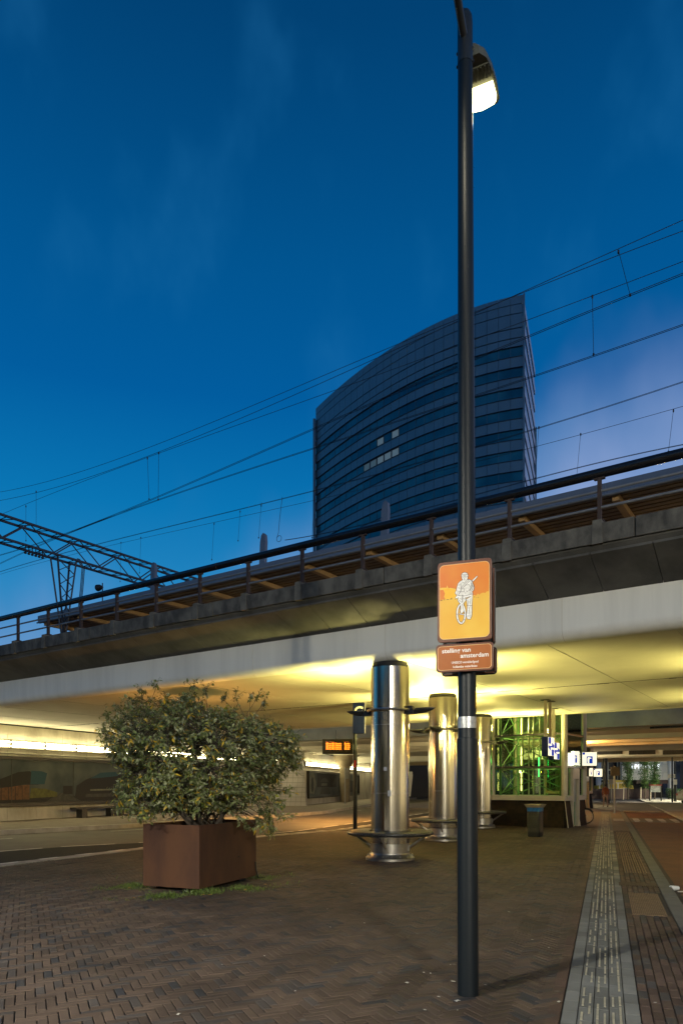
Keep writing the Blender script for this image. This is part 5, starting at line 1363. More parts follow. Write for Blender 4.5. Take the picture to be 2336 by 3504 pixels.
info_sign(at_depth(2015, 2597, 27.6), .54, .53, .14, 'larger near lit white sign with blue pictogram, just right of the glass lift building', arm=-1)
info_sign(at_depth(1966, 2594, 26.95) , .34, .53, .30, 'narrow lit sign with dark side, above the door of the glass lift building', face=Vector((.20, -.98, 0)).normalized())
info_sign(at_depth(2044, 2644, 47.0), .54, .52, .16, 'small far lit white sign with blue pictogram, right of the second lift building', arm=-1)
info_sign(at_depth(2020, 2642, 45.4), .26, .52, .3, 'narrow far lit sign beside the second lift building', face=Vector((.25, -.97, 0)).normalized())

# ================================================================== BICYCLE behind the lift building
def bicycle():
    h = Vector((10.06, 28.8, .305)); d = (-BU + BN * .04).normalized(); s = Vector((d.y, -d.x, 0))
    r = thing('bicycle', (h.x, h.y, 0), 'parked black bicycle, only its wheel showing past the lift building', 'bicycle')
    ax = (d, s, Z)
    def P(a, z, b=0): return h + d * a + Z * (z - .305) + s * b
    def wheel(c):
        w = MB(); n = 40
        w.tube([c + d * (.29 * math.cos(2 * math.pi * i / n)) + Z * (.29 * math.sin(2 * math.pi * i / n)) for i in range(n + 1)], .0175, 8, False)
        o = w.build('wheel', m_blackmatte, r)
        rm = MB(); rm.tube([c + d * (.265 * math.cos(2 * math.pi * i / n)) + Z * (.265 * math.sin(2 * math.pi * i / n)) for i in range(n + 1)], .011, 6, False)
        for i in range(14): rm.tube([c + s * (.02 if i % 2 else -.02), c + d * (.265 * math.cos(2 * math.pi * i / 14)) + Z * (.265 * math.sin(2 * math.pi * i / 14))], .0022, 4)
        rm.tube([c - s * .04, c + s * .04], .02, 10); rm.build('rim', m_greyrail, o)
    wheel(P(0, .305)); wheel(P(1.02, .305))
    f = MB()
    for a, b in ((P(0, .305, .05), P(.36, .72)), (P(0, .305, .05), P(.42, .28)), (P(0, .305, -.05), P(.42, .28)), (P(.42, .28), P(.34, .84)), (P(.42, .28), P(.86, .72)), (P(.37, .70), P(.84, .80)), (P(.82, .90), P(1.02, .305, .05)), (P(.87, .70), P(1.02, .305, -.05)), (P(.82, .90), P(.80, .98))): f.tube([a, b], .015, 8)
    f.build('frame', m_black, r)
    MB().tube([P(.22, .87), P(.36, .88), P(.48, .87)], [.075, .05, .02], 8).build('saddle', m_blackmatte, r)
    MB().tube([P(.70, .98, .28), P(.80, 1.0, .18), P(.80, .98), P(.80, 1.0, -.18), P(.70, .98, -.28)], .013, 8).build('handlebar', m_greyrail, r)
    n = 16; mg = MB(); mg.tube([P(.33 * math.cos(R(20 + 130 * i / n)), .305 + .33 * math.sin(R(20 + 130 * i / n))) for i in range(n + 1)], .016, 6); mg.build('mudguard', m_black, r)
bicycle()

# ================================================================== OFFICE TOWER
def tower():
    pts = np.array([(-5.8, 158), (-1.0, 150), (5.1, 140.6), (9.35, 136.3), (20.9, 126.5), (31.3, 120.7)]); pf = np.polyfit(pts[:, 0], pts[:, 1], 2)
    xs = np.linspace(-5.8, 31.3, 97); ys = np.polyval(pf, xs); P = [Vector((a, b, 0)) for a, b in zip(xs, ys)]
    s = [0.0]
    for a, b in zip(P, P[1:]): s.append(s[-1] + (b - a).length)
    L_ = s[-1]; nc = 26
    def at(u): return Vector((np.interp(u, s, xs), np.interp(u, s, ys), 0))
    colp = [at(L_ * i / nc) for i in range(nc + 1)]
    nrm = []
    for i in range(nc + 1):
        d = (colp[min(i + 1, nc)] - colp[max(i - 1, 0)]).normalized(); nrm.append(Vector((d.y, -d.x, 0)))
    R0 = colp[-1]; R1 = Vector((39.4, 143.0, 0)); B1 = Vector((3, 176, 0)); Ltop = 86.4
    r = thing('office_tower', (15, 140, 0), 'tall curved office tower with bands of dark windows behind the railway', 'tower')
    m_sp = M('tower_panel', (.125, .185, .215), .45, .1, var=.12, vs=.25)
    m_tg = bpy.data.materials.new('tower_glazing'); m_tg.use_nodes = True; b = m_tg.node_tree.nodes['Principled BSDF']
    b.inputs['Base Color'].default_value = (.012, .075, .105, 1); b.inputs['Roughness'].default_value = .12; b.inputs['Specular IOR Level'].default_value = .75
    tc = m_tg.node_tree.nodes.new('ShaderNodeTexCoord'); vo = m_tg.node_tree.nodes.new('ShaderNodeTexNoise'); vo.inputs['Scale'].default_value = .16; vo.inputs['Detail'].default_value = 3; m_tg.node_tree.links.new(tc.outputs['Object'], vo.inputs['Vector'])
    rp = m_tg.node_tree.nodes.new('ShaderNodeValToRGB'); rp.color_ramp.elements[0].position = .38; rp.color_ramp.elements[1].position = .62; rp.color_ramp.elements[0].color = (.010, .055, .078, 1); rp.color_ramp.elements[1].color = (.030, .125, .15, 1)
    m_tg.node_tree.links.new(vo.outputs['Fac'], rp.inputs[0]); m_tg.node_tree.links.new(rp.outputs[0], b.inputs['Base Color'])
    core = MB(); poly = [(p - n * .25) for p, n in zip(colp, nrm)]; poly = [(p.x, p.y) for p in poly] + [(R1.x - .2, R1.y), (B1.x, B1.y)]
    core.prism(poly, 0, Ltop - .3); core.build('core', M('tower_core', (.05, .055, .07), .6), r, smooth=False)
    g = .035
    def cell(mb, i, z0, z1, out, gap=g):
        a, b = colp[i], colp[i + 1]; d = (b - a).normalized(); na, nb = nrm[i], nrm[i + 1]; a = a + d * gap; b = b - d * gap
        mb.add([a + na * out + Z * z0, b + nb * out + Z * z0, b + nb * out + Z * z1, a + na * out + Z * z1, a - na * .2 + Z * z0, b - nb * .2 + Z * z0, b - nb * .2 + Z * z1, a - na * .2 + Z * z1],
               [(0, 1, 2, 3), (4, 7, 6, 5), (0, 4, 5, 1), (3, 2, 6, 7), (0, 3, 7, 4), (1, 5, 6, 2)])
    z77 = 77.5
    tops = [86.4, 83.4, 79.4 + 1.9, 79.4, 77.5]
    for a, b in ((86.4, 84.9), (84.86, 83.3), (83.24, 80.8), (80.7, 79.1), (79.0, 77.55)):
        sp = MB()
        for i in range(nc): cell(sp, i, b + .04, a - .04, .0)
        sp.build('panel', m_sp, r, smooth=False)
    k = 0; lit = {(2, 11), (2, 13), (3, 9), (3, 10), (3, 11), (3, 12), (3, 13)}
    fl_bands = []
    while z77 - 3.6 * k > 3:
        zt_ = z77 - 3.6 * k
        sp = MB()
        for i in range(nc): cell(sp, i, zt_ - 3.6 + .06, zt_ - 1.74, .0)
        sp.build('panel', m_sp, r, smooth=False)
        fl_bands.append((k, zt_)); k += 1
    led = MB()
    for kk, zt_ in fl_bands:
        for zz in (zt_ + .03, zt_ - 1.70):
            for i in range(nc): led.bar(colp[i] + nrm[i] * .06 + Z * zz, colp[i + 1] + nrm[i + 1] * .06 + Z * zz, .18, .07)
    led.build('ledge', M('tower_ledge', (.045, .05, .065), .5, .3), r, smooth=False)
    m_lw = M('lit_office', (.4, .42, .38), .3, emis=(.62, .72, .50), es=.07); m_lw2 = M('lit_office_dim', (.3, .3, .25), .3, emis=(.5, .62, .45), es=.04)
    for kk, zt_ in fl_bands:
        w = MB(); mu = MB()
        for i in range(nc):
            if (kk, i) in lit:
                x = MB(); cell(x, i, zt_ - 1.5, zt_ - .25, -.10, .22); x.build('lit_window', m_lw if i in (11, 12, 13) else m_lw2, r, smooth=False)
            else: cell(w, i, zt_ - 1.66, zt_ - .02, -.10, .02)
            if (i * 7 + kk * 3) % 5 == 0 or i % 2 == 0: mu.bar(colp[i] - nrm[i] * .04 + Z * (zt_ - 1.66), colp[i] - nrm[i] * .04 + Z * (zt_ - .02), .05, .05)
        wb = w.build('window_band', m_tg, r, smooth=False); mu.build('mullion', m_sp, wb, smooth=False)
    # narrow end face on the right: the same bands seen edge-on
    d = (R1 - R0).normalized(); n = Vector((d.y, -d.x, 0)); l = (R1 - R0).length
    eg = MB(); m_ep = M('tower_end_panel', (.60, .58, .62), .4, var=.1)
    z = 86.3
    while z > 4:
        ef = MB()
        for i in range(8): ef.box(R0 + d * (l * (i + .5) / 8) + n * .02 + Z * (z - .75), (l / 16 - .05, .1, .72), (d, n, Z))
        ef.build('end_panel', m_ep, r, smooth=False)
        eg.box(R0 + d * (l / 2) - n * .1 + Z * (z - 2.55), (l / 2 - .05, .1, 1.0), (d, n, Z)); z -= 3.6
    eg.build('end_glazing', m_tg, r, smooth=False)
    MB().box(R0 + n * .12 + Z * 43.2 + Vector((.05, -.1, 0)), (.14, .14, 43.2)).build('corner_post', m_sp, r, smooth=False)
    a0 = colp[0]; MB().box(a0 + Vector((-.30, .4, 41.9)), (.30, 1.3, 41.9)).build('corner_pier', m_sp, r, smooth=False, bevel=.2)
    MB().box((R1.x + .05, R1.y + 5, 37.5), (.5, 4.5, 37.5)).build('stair_shaft', m_sp, r, smooth=False)
tower()

# ================================================================== OFFICE BUILDING ACROSS THE STREET (seen under the bridge)
def office():
    D = 84.0
    def X(x): return (x - 1168) / F * D
    def ZZ(y): return EYE + (2685 - y) / F * D
    r = thing('office_building', (X(2200), D, 0), 'pale panelled office building with lit letters, across the street beyond the bridge', 'building')
    yb = D + .0
    MB().box((X(1900), D + 8, 6), (60, 6, 6)).build('body', M('office_dark_body', (.03, .026, .022), .6, var=.3, vs=.3), r, smooth=False)
    wl_ = MB(); x = 2122
    while x < 2278:
        for z0, z1 in ((ZZ(2668.6), ZZ(2645)), (ZZ(2644.3), ZZ(2615)), (ZZ(2614.3), 7.5)): wl_.box((X(x + 9.7), D, (z0 + z1) / 2), (X(1168 + 9.4), .3, (z1 - z0) / 2))
        x += 19.6
    wl_.build('wall_panel', M('lit_cream_panel', (.62, .60, .50), .6, var=.08, vs=1), r, smooth=False)
    for x, w_ in ((2039.5, 6), (2284.5, 6.5)): MB().box((X(x), D - .6, 3.6), (w_ / F * D, .3, 3.6)).build('column', m_white, r, smooth=False)
    gl = MB().box((X(2085), D + 1.2, 4), (X(1168 + 38), .1, 4)); gl.box((X(2310), D + 1.2, 4), (X(1168 + 30), .1, 4)); gl.build('glazing', m_darkglass, r, smooth=False)
    fr = MB()
    for x in (2055, 2088, 2122, 2313): fr.box((X(x), D + 1.0, 4), (.06, .06, 4))
    for y in (2634, 2668): fr.box((X(2087), D + 1.0, ZZ(y)), (1.3, .05, .04))
    fr.build('window_frame', M('cream_frame', (.55, .52, .36), .5), r, smooth=False)
    MB().box((X(2230), D - .2, ZZ(2675)), (X(1168 + 60), .25, .22)).build('base_band', M('brown_base', (.06, .03, .02), .6), r, smooth=False)
    t = text('lettering', 'PHAROS', .80, m_letter, r, (X(2164), D - .38, ZZ(2631.5)), (1, 0, 0), Z, off=.0, depth=.04, width=X(1168 + 84), spacing=1.1)
    MB().add([(X(2150), D - .36, ZZ(2631)), (X(2159), D - .36, ZZ(2631)), (X(2159), D - .36, ZZ(2616)), (X(2156), D - .36, ZZ(2622))], [(0, 1, 2, 3)]).build('emblem', m_letter, r, smooth=False)
    rl = MB(); 
    for x in (2029, 2060, 2090, 2122): rl.box((X(x), D - 2.0, ZZ(2689)), (.04, .04, .35))
    rl.box((X(2076), D - 2, ZZ(2679)), (X(1168 + 48), .03, .03)); rl.box((X(2076), D - 2, ZZ(2699.5)), (X(1168 + 48), .05, .05)); rl.build('balustrade', m_white, r, smooth=False)
    st = MB()
    for i in range(6): st.bar((X(2096), D + .4, ZZ(2676)), (X(2060), D + .4, ZZ(2692)), .06, .06)
    st.build('stair_rail', m_white, r, smooth=False)
    yl = thing('parked_machine', (X(2092), D - .6, 0), 'yellow parked vehicle just visible behind the balustrade of the pale office', 'vehicle')
    MB().sweep([(-2.2, .9), (2.2, .9), (2.1, 1.5), (1.5, 1.65), (1.1, 2.15), (-.9, 2.15), (-1.5, 1.6), (-2.1, 1.5)], (X(2092), D - 1.1, 0), Vector((1, 0, 0)), Z, Vector((0, 1.2, 0))).build('body', M('yellow_body', (.42, .30, .02), .4), yl, smooth=False, bevel=.06)
    for dx in (-1.3, 1.3): MB().tube([(X(2092) + dx, D - 1.15, .62), (X(2092) + dx, D - .9, .62)], .6, 18).build('wheel', m_blackmatte, yl)
    hd = thing('brown_fence', (X(2120), 78, 0), 'low dark brown board fence in front of the pale office building', 'fence')
    fx = lambda x: (x - 1168) / F * 78
    b = MB(); xx = fx(2022)
    while xx < fx(2225): b.box((xx + .24, 78, .57), (.235, .05, .57)); xx += .48
    b.build('board', M('dark_brown_boards', (.045, .022, .016), .6, var=.4, vs=2), hd, smooth=False)
    hg = thing('hedge', (fx(2295), 76.5, 0), 'low clipped green hedge right of the notice board', 'hedge')
    pos = []; dr = []; nr = []; ln = []; wd = []; tn = []
    for _ in range(2600):
        p = Vector((fx(2262) + random.random() * 1.6 * 1.0 * (fx(2310) - fx(2262)) , 76.5 + random.uniform(-.5, .5), random.uniform(.1, 1.15)))
        d = Vector((random.gauss(0, 1), random.gauss(0, 1), random.gauss(0, 1))).normalized(); n = d.cross(Vector((random.gauss(0, 1), random.gauss(0, 1), random.gauss(0, 1)))).normalized()
        pos.append(p); dr.append(d); nr.append(n); ln.append(.14); wd.append(.045); k = random.uniform(.5, 1.3); tn.append((.03 * k, .07 * k, .02 * k, 1))
    V, Fc, T = leaf_mesh(pos, dr, nr, ln, wd, tn); attr_obj('foliage', V, Fc, T, m_leaf, hg)
    st2 = MB()
    for i in range(9): st2.tube([(fx(2264) + i * .28, 76.5, 0), (fx(2264) + i * .28, 76.5, .7)], .03, 5)
    st2.build('stem', m_bark, hg)
office()
# columnar street trees with stakes
def far_tree(x, y0, D, w_, h, label):
    b = Vector(((x - 1168) / F * D, D, 0)); r = thing('street_tree', b, label, 'tree', 'slim street trees before the pale office')
    tk = MB(); tk.tube([b, b + Vector((.03, 0, 1.2)), b + Vector((-.02, .02, 2.6)), b + Vector((0, 0, h * .95))], [.09, .075, .06, .02], 8)
    pos = []; dr = []; nr = []; ln = []; wd = []; tn = []
    for i in range(110):
        f = random.random(); z = 1.35 + f * (h - 1.35); rad = w_ * (.35 + .65 * math.sin(math.pi * min(1, .18 + .80 * f)) ) * random.uniform(.35, 1.0); a = random.uniform(0, 6.28)
        c = b + Vector((math.cos(a) * rad, math.sin(a) * rad, z)); tk.tube([b + Z * (z - .35), c], [.018, .006], 4, False)
        for _ in range(26):
            d = Vector((random.gauss(0, 1), random.gauss(0, 1), random.gauss(-.3, .8))).normalized(); n = (Vector((random.gauss(0, .6), random.gauss(0, .6), .6))); n = n - d * n.dot(d)
            if n.length < .1: continue
            n.normalize(); pos.append(c + Vector((random.gauss(0, .15), random.gauss(0, .15), random.gauss(0, .15)))); dr.append(d); nr.append(n); ln.append(random.uniform(.10, .17)); wd.append(.04); k = random.uniform(.6, 1.35); tn.append((.045 * k, .105 * k, .018 * k, 1))
    V, Fc, T = leaf_mesh(pos, dr, nr, ln, wd, tn); attr_obj('crown', V, Fc, T, m_leaf, r); tk.build('trunk', m_bark, r)
    sk = MB()
    sk.bar(b + Vector((-.5, -.1, 0)), b + Vector((-.46, -.1, 1.35)), .07, .07)
    sk.build('stake', M('pale_stake', (.45, .40, .30), .7), r, smooth=False)
far_tree(2146, 0, 74, .52, 5.6, 'leafmost slim street tree at the left, covering the start of the lit letters')
far_tree(2205, 0, 74, .48, 5.6, 'middle slim street tree with the lit letters on both sides')
far_tree(2238, 0, 75.5, .40, 5.8, 'slim street tree at the right, behind the notice board')
bpy.data.objects['street_tree']['label'] = 'leftmost slim street tree, covering the start of the lit letters'

# notice board, direction sign, bus stop flags
def gx(x, D): return (x - 1168) / F * D
def gz(y, D): return EYE + (2685 - y) / F * D
nb = thing('notice_board', (gx(2240, 68), 68, 0), 'white map notice board on two posts beneath the right street tree', 'notice board')
MB().box((gx(2240, 68), 68, gz(2699, 68)), (.50, .04, .32)).build('map_panel', M('map_print', (.50, .52, .52), .5, col2=(.30, .36, .34), vs=6), nb, smooth=False)
for x in (2221, 2260): MB().box((gx(x, 68), 68, .95), (.05, .05, .95)).build('post', m_cap, nb, smooth=False)
MB().box((gx(2240, 68), 68.0, gz(2687, 68) + .02), (.62, .06, .04)).build('top_rail', M('red_trim', (.3, .04, .03), .5), nb, smooth=False)
ds = thing('direction_sign', (gx(2308, 66), 66, 0), 'black post with two small white direction signs, right of the hedge', 'direction sign')
MB().tube([(gx(2308, 66), 66, 0), (gx(2308, 66), 66, 1.55)], .14, 10).build('base_post', m_black, ds); MB().tube([(gx(2308, 66), 66, 1.5), (gx(2308, 66), 66, 4.6)], .07, 8).build('post', m_black, ds)
for y in (2652, 2659): MB().box((gx(2294, 66), 65.9, gz(y, 66)), (.33, .03, .085)).build('sign_arm', m_white, ds, smooth=False)
MB().box((gx(2306, 66), 65.82, gz(2676, 66)), (.14, .02, .24)).build('plate', m_white, ds, smooth=False)
def stop_flag(x, yb, yt, board, label):
    b = on_plane(x, yb, 0); D = b.y; r = thing('bus_stop_flag', b, label, 'bus stop flag', 'bus stop flags along the footpath')
    MB().tube([b, Vector((b.x, D, gz(yt, D)))], .055, 10).build('post', m_greyrail, r)
    for (x0, y0, x1, y1, m) in board: MB().box((gx((x0 + x1) / 2, D), D - .08, gz((y0 + y1) / 2, D)), ((gx(x1, D) - gx(x0, D)) / 2, .03, (gz(y0, D) - gz(y1, D)) / 2)).build('flag', m, r, smooth=False)
stop_flag(2101, 2782, 2622, [(2086, 2624, 2117, 2655, M('dark_flag', (.07, .07, .06), .5, var=.3))], 'near bus stop flag with a dark square plate, right of the walking person')
stop_flag(2090, 2747, 2648, [(2080, 2650, 2099, 2666, M('slate_flag', (.06, .08, .10), .5)), (2080, 2668, 2099, 2684, M('grey_flag', (.30, .30, .29), .5, var=.4, vs=20))], 'far bus stop flag with a grey timetable plate, directly behind the near one')
cp = thing('dark_column', (gx(2069, 66), 66, 0), 'slim black column holding the farthest bridge deck, behind the walking person', 'column')
MB().tube([(gx(2069, 66), 66, 0), (gx(2069, 66), 66, 4.2)], .22, 20).build('shaft', m_black, cp); MB().lathe([(.4, 0), (.4, .08), (.24, .12)], (gx(2069, 66), 66, 0), 20).build('base', m_black, cp)
# white car at the right edge
def car():
    D = 58; c = Vector((gx(2338, D) + 1.75, D, 0)); r = thing('parked_car', c, 'pale parked car, only its end showing at the right edge of the picture', 'car')
    X_ = Vector((1, 0, 0)); Yv = Vector((0, 1, 0)); pr = [(-2.0, .28), (2.0, .28), (2.05, .62), (1.95, .88), (1.1, .98), (.55, 1.42), (-1.15, 1.46), (-1.75, 1.05), (-2.03, .92), (-2.06, .5)]
    MB().sweep(pr, c - Yv * .8, X_, Z, Yv * 1.6).build('body', M('pale_car_paint', (.50, .50, .48), .25, coat=.5), r, smooth=False, bevel=.07)
    for sg in (-1, 1): MB().add([c + X_ * a + Z * z + Yv * (.803 * sg) for a, z in ((-1.55, 1.02), (.98, 1.0), (.50, 1.36), (-1.08, 1.40))], [(0, 1, 2, 3)]).build('side_window', m_darkglass, r, smooth=False)
    for dx in (-1.28, 1.28):
        for dy in (-.74, .74):
            w = MB().tube([c + X_ * dx + Yv * (dy - .1) + Z * .31, c + X_ * dx + Yv * (dy + .1) + Z * .31], .31, 24).build('wheel', m_blackmatte, r); MB().tube([c + X_ * dx + Yv * (dy - .105) + Z * .31, c + X_ * dx + Yv * (dy + .105) + Z * .31], .19, 16).build('rim', m_greyrail, w)
    for dy in (-.6, .6): MB().box(c + Vector((-2.05, dy, .78)), (.03, .13, .08)).build('tail_light', M('tail_red', (.3, .02, .02), .3) if dy < 0 else bpy.data.materials['tail_red'], r, smooth=False)
car()
# far dark shopfront seen between the first two columns, a white post and shrub before it
sf = thing('dark_shopfront', (3, 92, 0), 'dark glazed building front seen between the two nearest columns', 'building')
MB().box((5, 93, 3), (8, .4, 3)).build('wall', M('dark_brown_wall', (.016, .013, .011), .6), sf, smooth=False)
MB().box((gx(1452, 92.4), 92.4, gz(2645, 92.4)), (.5, .1, .95)).build('window', M('teal_glazing', (.012, .03, .032), .15), sf, smooth=False); MB().box((gx(1420, 92.4), 92.4, gz(2644, 92.4)), (.55, .1, .9)).build('window', m_darkglass, sf, smooth=False)
MB().box((gx(1430, 92.3), 92.3, gz(2700, 92.3)), (.8, .1, .5)).build('stone_panel', m_conc_l, sf, smooth=False)
wpst = thing('leaning_post', (gx(1398, 60), 60, 0), 'pale leaning concrete post just right of the nearest column, far back', 'post')
MB().add([Vector((gx(x, 60), 60 + d, gz(y, 60))) for d in (0, .5) for x, y in ((1396, 2725), (1404, 2725), (1412, 2650), (1396, 2650))], [(0, 1, 2, 3), (4, 7, 6, 5), (0, 4, 5, 1), (1, 5, 6, 2), (2, 6, 7, 3), (3, 7, 4, 0)]).build('shaft', m_white, wpst, smooth=False)
MB().add([Vector((gx(x, 60), 60 + d, gz(y, 60))) for d in (-.06, .56) for x, y in ((1394, 2650), (1410, 2650), (1411, 2643), (1408, 2640), (1394, 2642))], [(0, 1, 2, 3, 4), (9, 8, 7, 6, 5)] + [(i, (i + 1) % 5, 5 + (i + 1) % 5, 5 + i) for i in range(5)]).build('cap', m_white, wpst, smooth=False)

# ================================================================== PERSON walking away on the far footpath
def person():
    b = Vector((gx(2070, 50), 50, 0)); r = thing('person', b, 'person in orange jacket and pale trousers walking away, dark bag in hand', 'person')
    J = {}
    V = []; E = []; Rr = []
    def v(p, rad, parent=None):
        V.append(p); Rr.append(rad); i = len(V) - 1
        if parent is not None: E.append((parent, i))
        return i
    hip = v((0, 0, .88), .135); sp1 = v((0, -.01, 1.05), .125, hip); ch = v((0, 0, 1.25), .145, sp1); nk = v((0, .01, 1.40), .06, ch); hd0 = v((0, .02, 1.47), .075, nk); hd1 = v((0, .02, 1.56), .095, hd0); hd2 = v((0, .02, 1.64), .06, hd1)
    for sg, st, ar in ((-1, .12, -.10), (1, -.14, .12)):
        h = v((.09 * sg, 0, .82), .095, hip); k = v((.10 * sg, st * .6, .47), .062, h); an = v((.10 * sg, st - .02, .09), .042, k); v((.105 * sg, st + .13, .035), .032, an)
        s = v((.17 * sg, 0, 1.33), .062, ch); e = v((.23 * sg, ar * .3, 1.07), .043, s); w = v((.23 * sg, ar + .05, .84), .028, e); pm = v((.23 * sg, ar + .07, .78), .030, w)
        for kx in range(4):
            f1 = v((.23 * sg, ar + .045 + .018 * kx, .73), .0095, pm); v((.222 * sg, ar + .05 + .017 * kx, .69 + .006 * abs(kx - 1)), .008, f1)
        t1 = v((.215 * sg, ar + .11, .755), .010, pm); v((.21 * sg, ar + .12, .725), .009, t1)
    me = bpy.data.meshes.new('body'); me.from_pydata(V, E, []); o = bpy.data.objects.new('body', me); C.objects.link(o)
    md = o.modifiers.new('skin', 'SKIN'); sd = o.modifiers.new('sub', 'SUBSURF'); sd.levels = sd.render_levels = 1
    if not me.skin_vertices: me.skin_vertices.new() if hasattr(me.skin_vertices, 'new') else None
    for i, s in enumerate(me.skin_vertices[0].data): s.radius = (Rr[i], Rr[i]); s.use_root = (i == 0)
    dg = bpy.context.evaluated_depsgraph_get(); dg.update(); m2 = bpy.data.meshes.new_from_object(o.evaluated_get(dg)); bpy.data.objects.remove(o)
    m2.name = 'body'
    mats = [M('orange_jacket', (.30, .085, .03), .8, var=.3, vs=12), M('pale_trousers', (.42, .30, .26), .8, var=.2, vs=10), M('skin_tone', (.42, .24, .17), .6), M('dark_shoe', (.03, .025, .02), .6)]
    m2.materials.clear()
    for m in mats: m2.materials.append(m)
    for p in m2.polygons:
        c = p.center; p.material_index = 2 if c.z > 1.41 or (c.z < .83 and abs(c.x) > .185) else 0 if c.z > .90 or abs(c.x) > .185 else 1 if c.z > .10 else 3
    m2.shade_smooth(); o = bpy.data.objects.new('body', m2); C.objects.link(o); o.parent = r
    h = MB().lathe([(.0, 1.695), (.06, 1.685), (.098, 1.63), (.108, 1.56), (.098, 1.49), (.07, 1.46), (.0, 1.47)], b + Vector((0, -.012, 0)), 16, False); h.build('hair', M('dark_hair', (.012, .009, .007), .6), r)
    fc = MB(); fc.tube([b + Vector((0, .105, 1.56)), b + Vector((0, .135, 1.54))], [.012, .016], 6); 
    for sg in (-1, 1): fc.tube([b + Vector((.035 * sg, .108, 1.575)), b + Vector((.035 * sg, .116, 1.575))], .011, 6); fc.tube([b + Vector((.100 * sg, .01, 1.57)), b + Vector((.112 * sg, .0, 1.54))], .015, 6)
    fc.build('face', mats[2], r)
    bg = thing('handbag', b + Vector((.24, .19, .40)), 'dark handbag carried by the walking person', 'bag')
    c = wl[bg.name]; MB().box(c + Z * .0, (.07, .15, .13)).build('body', m_blackmatte, bg, smooth=False, bevel=.02)
    MB().tube([c + Vector((0, -.08, .12)), c + Vector((0, -.03, .30)), c + Vector((0, .03, .30)), c + Vector((0, .08, .12))], .01, 6).build('strap', m_blackmatte, bg)
person()

# ================================================================== LAMPS ADDED UNDER THE BRIDGE, AND BEYOND
m_sod = M('sodium_lens', (.9, .5, .1), .4, emis=(1.0, .42, .06), es=14)
def added_soffit_lamp(p, power, col, label, drop=.35, top=4.2, mat=None, down=False):  # added, mostly hidden fixtures: sources put in for the orange and yellow glow
    p = Vector(p); r = thing('added_soffit_lamp', p, label, 'lamp', 'lamps added under the bridge decks')
    MB().tube([Vector((p.x, p.y, top)), p + Z * .12], .02, 8).build('stem', m_cap, r); MB().lathe([(.03, .14), (.12, .10), (.19, .02), (.20, .0), (.17, .0)], p, 24).build('shade', m_cap, r)
    MB().lathe([(.165, .0), (.16, -.05), (.10, -.10), (.0, -.115)], p, 24, False).build('lens', mat or m_sod, r)
    light('lamp_light', 'POINT' if not down else 'SPOT', p - Z * .24, power, col, r, shadow_soft_size=.12, **({'aim': (0, 0, -1), 'spot_size': R(172), 'spot_blend': .5} if down else {}))
OR = (1.0, .46, .10); WH = (1.0, .88, .62)
added_soffit_lamp((-4.1, 19.6, 2.75), 260, OR, 'round orange lamp added over the bus road, hidden behind the bush')
added_soffit_lamp((-.25, 33.5, 3.5), 2400, OR, 'round orange lamp added over the bus road, farther back by the display board', down=True)
added_soffit_lamp((13.8, 40.0, 3.95), 420, OR, 'round orange lamp added under the second deck, behind the lift building')
added_soffit_lamp((21.0, 33.0, 3.95), 420, OR, 'round orange lamp added under the second deck, over the red lane at the right')
added_soffit_lamp((7.6, 38.5, 3.95), 700, (1.0, .82, .42), 'round yellow lamp added under the second deck, seen through the glass lift building', mat=m_glow_uplight)  # added to light the backdrop behind the glass
added_soffit_lamp((16.5, 55.0, 3.9), 900, (1.0, .80, .45), 'round yellow lamp added under the third deck, behind the lit signs', mat=m_glow_uplight)  # added to brighten the farther decks
# lamps of the street beyond
far = street_lamp(Vector((37.5, 67, 0)), (-.75, .66, 0), 'far street lamp added beyond the bridge, unseen at the right', 14000, sticker=False)  # added out of view to light the office front
far2 = street_lamp(Vector((29.5, 62.5, 0)), (.2, .97, 0), 'far street lamp beyond the bridge, beside the pale pavement', 4000, sticker=False)

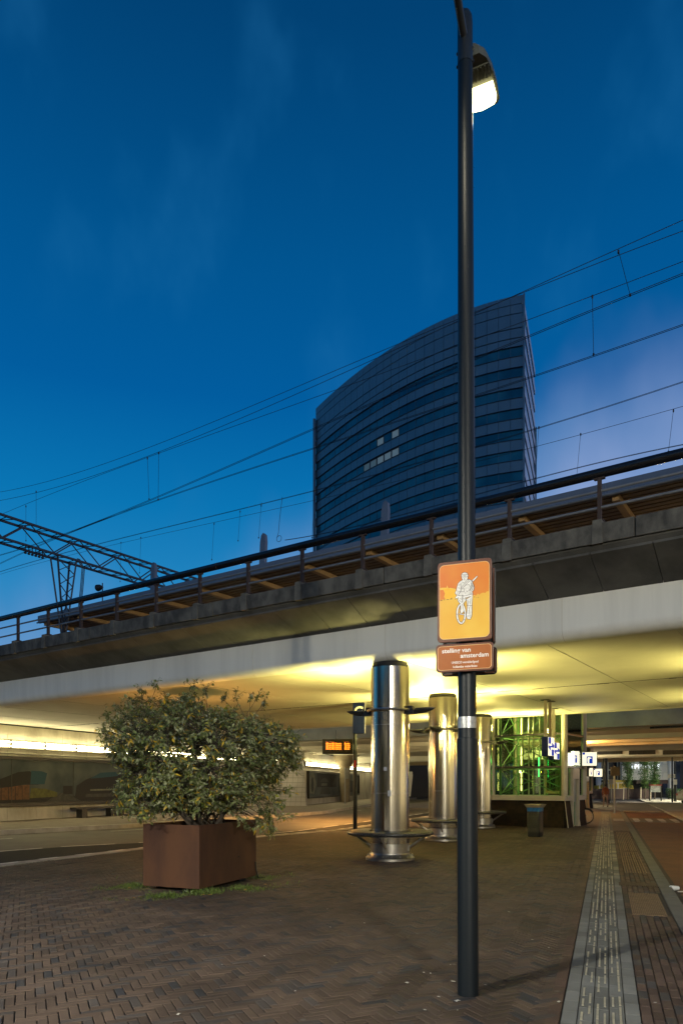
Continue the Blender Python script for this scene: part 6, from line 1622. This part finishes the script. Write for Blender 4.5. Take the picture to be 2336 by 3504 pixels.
# ================================================================== BUILDINGS ADDED OUT OF VIEW (to shape the reflections in the steel)
def back_building():  # added block: lit windows make stripes on the columns, wall hides low sky
    r = thing('added_back_building', (0, -24, 0), 'long low building with tall lit windows, added unseen behind the viewer', 'building')
    MB().box((0, -27, 6.5), (60, 3, 6.5)).build('wall', M('dark_brick_wall', (.06, .045, .038), .8, var=.3, vs=1), r, smooth=False)
    x = -50; k = 0
    lit = M('added_lit_window', (.4, .35, .25), .3, emis=(1.0, .84, .50), es=1.6)  # window glow invented for the column reflections
    while x < 50:
        w = random.choice((.35, .5, .8, 1.3)); h = random.choice((2.6, 3.2, 5.5, 9))
        MB().box((x, -23.94, .4 + h / 2), (w, .05, h / 2)).build('window', lit if (k % 5 in (0, 1, 3) if x > 4 else k % 6 == 0) else m_darkglass, r, smooth=False)
        x += w + random.uniform(.9, 2.6); k += 1
back_building()
def added_side_building():  # added dark block to cut the blue reflection on the columns
    r = thing('added_side_building', (-52, -2, 0), 'dark block with tall lit windows, added unseen far to the left of the viewer', 'building')
    MB().box((-52, -2, 9), (3, 19, 9)).build('wall', bpy.data.materials['dark_brick_wall'], r, smooth=False)
    for i in range(11): MB().box((-48.95, -19 + i * 3.3, 2.2), (.05, random.choice((.3, .6, .9)), 1.7)).build('window', bpy.data.materials['added_lit_window'] if i % 4 == 1 else m_darkglass, r, smooth=False)
added_side_building()
def right_building():  # added for a warm stripe in the steel and light on the planter
    r = thing('added_right_building', (34, 4, 0), 'cream rendered building with broad lit shopfronts, added unseen to the right of the viewer', 'building')
    MB().box((36, 4, 5), (3, 20, 5)).build('wall', M('cream_render', (.62, .54, .38), .7, var=.12, vs=.6), r, smooth=False)
    for i in range(9): MB().box((32.95, -13 + i * 4.2, 1.9), (.05, random.choice((.5, 1.0, 1.6)), 1.6)).build('window', bpy.data.materials['added_lit_window'] if i % 3 else m_darkglass, r, smooth=False)
    for i in range(2):
        MB().box((32.7, -5 + i * 18, 5.6), (.3, 4, .1)).build('added_wall_light', m_cap, r, smooth=False)
        light('added_wall_glow', 'AREA', (32.4, -5 + i * 18, 5.45), 420, (1.0, .80, .45), r, aim=(.30, 0, -1), shape='RECTANGLE', size=8, size_y=.3)  # added unseen lamp washing the cream wall
right_building()
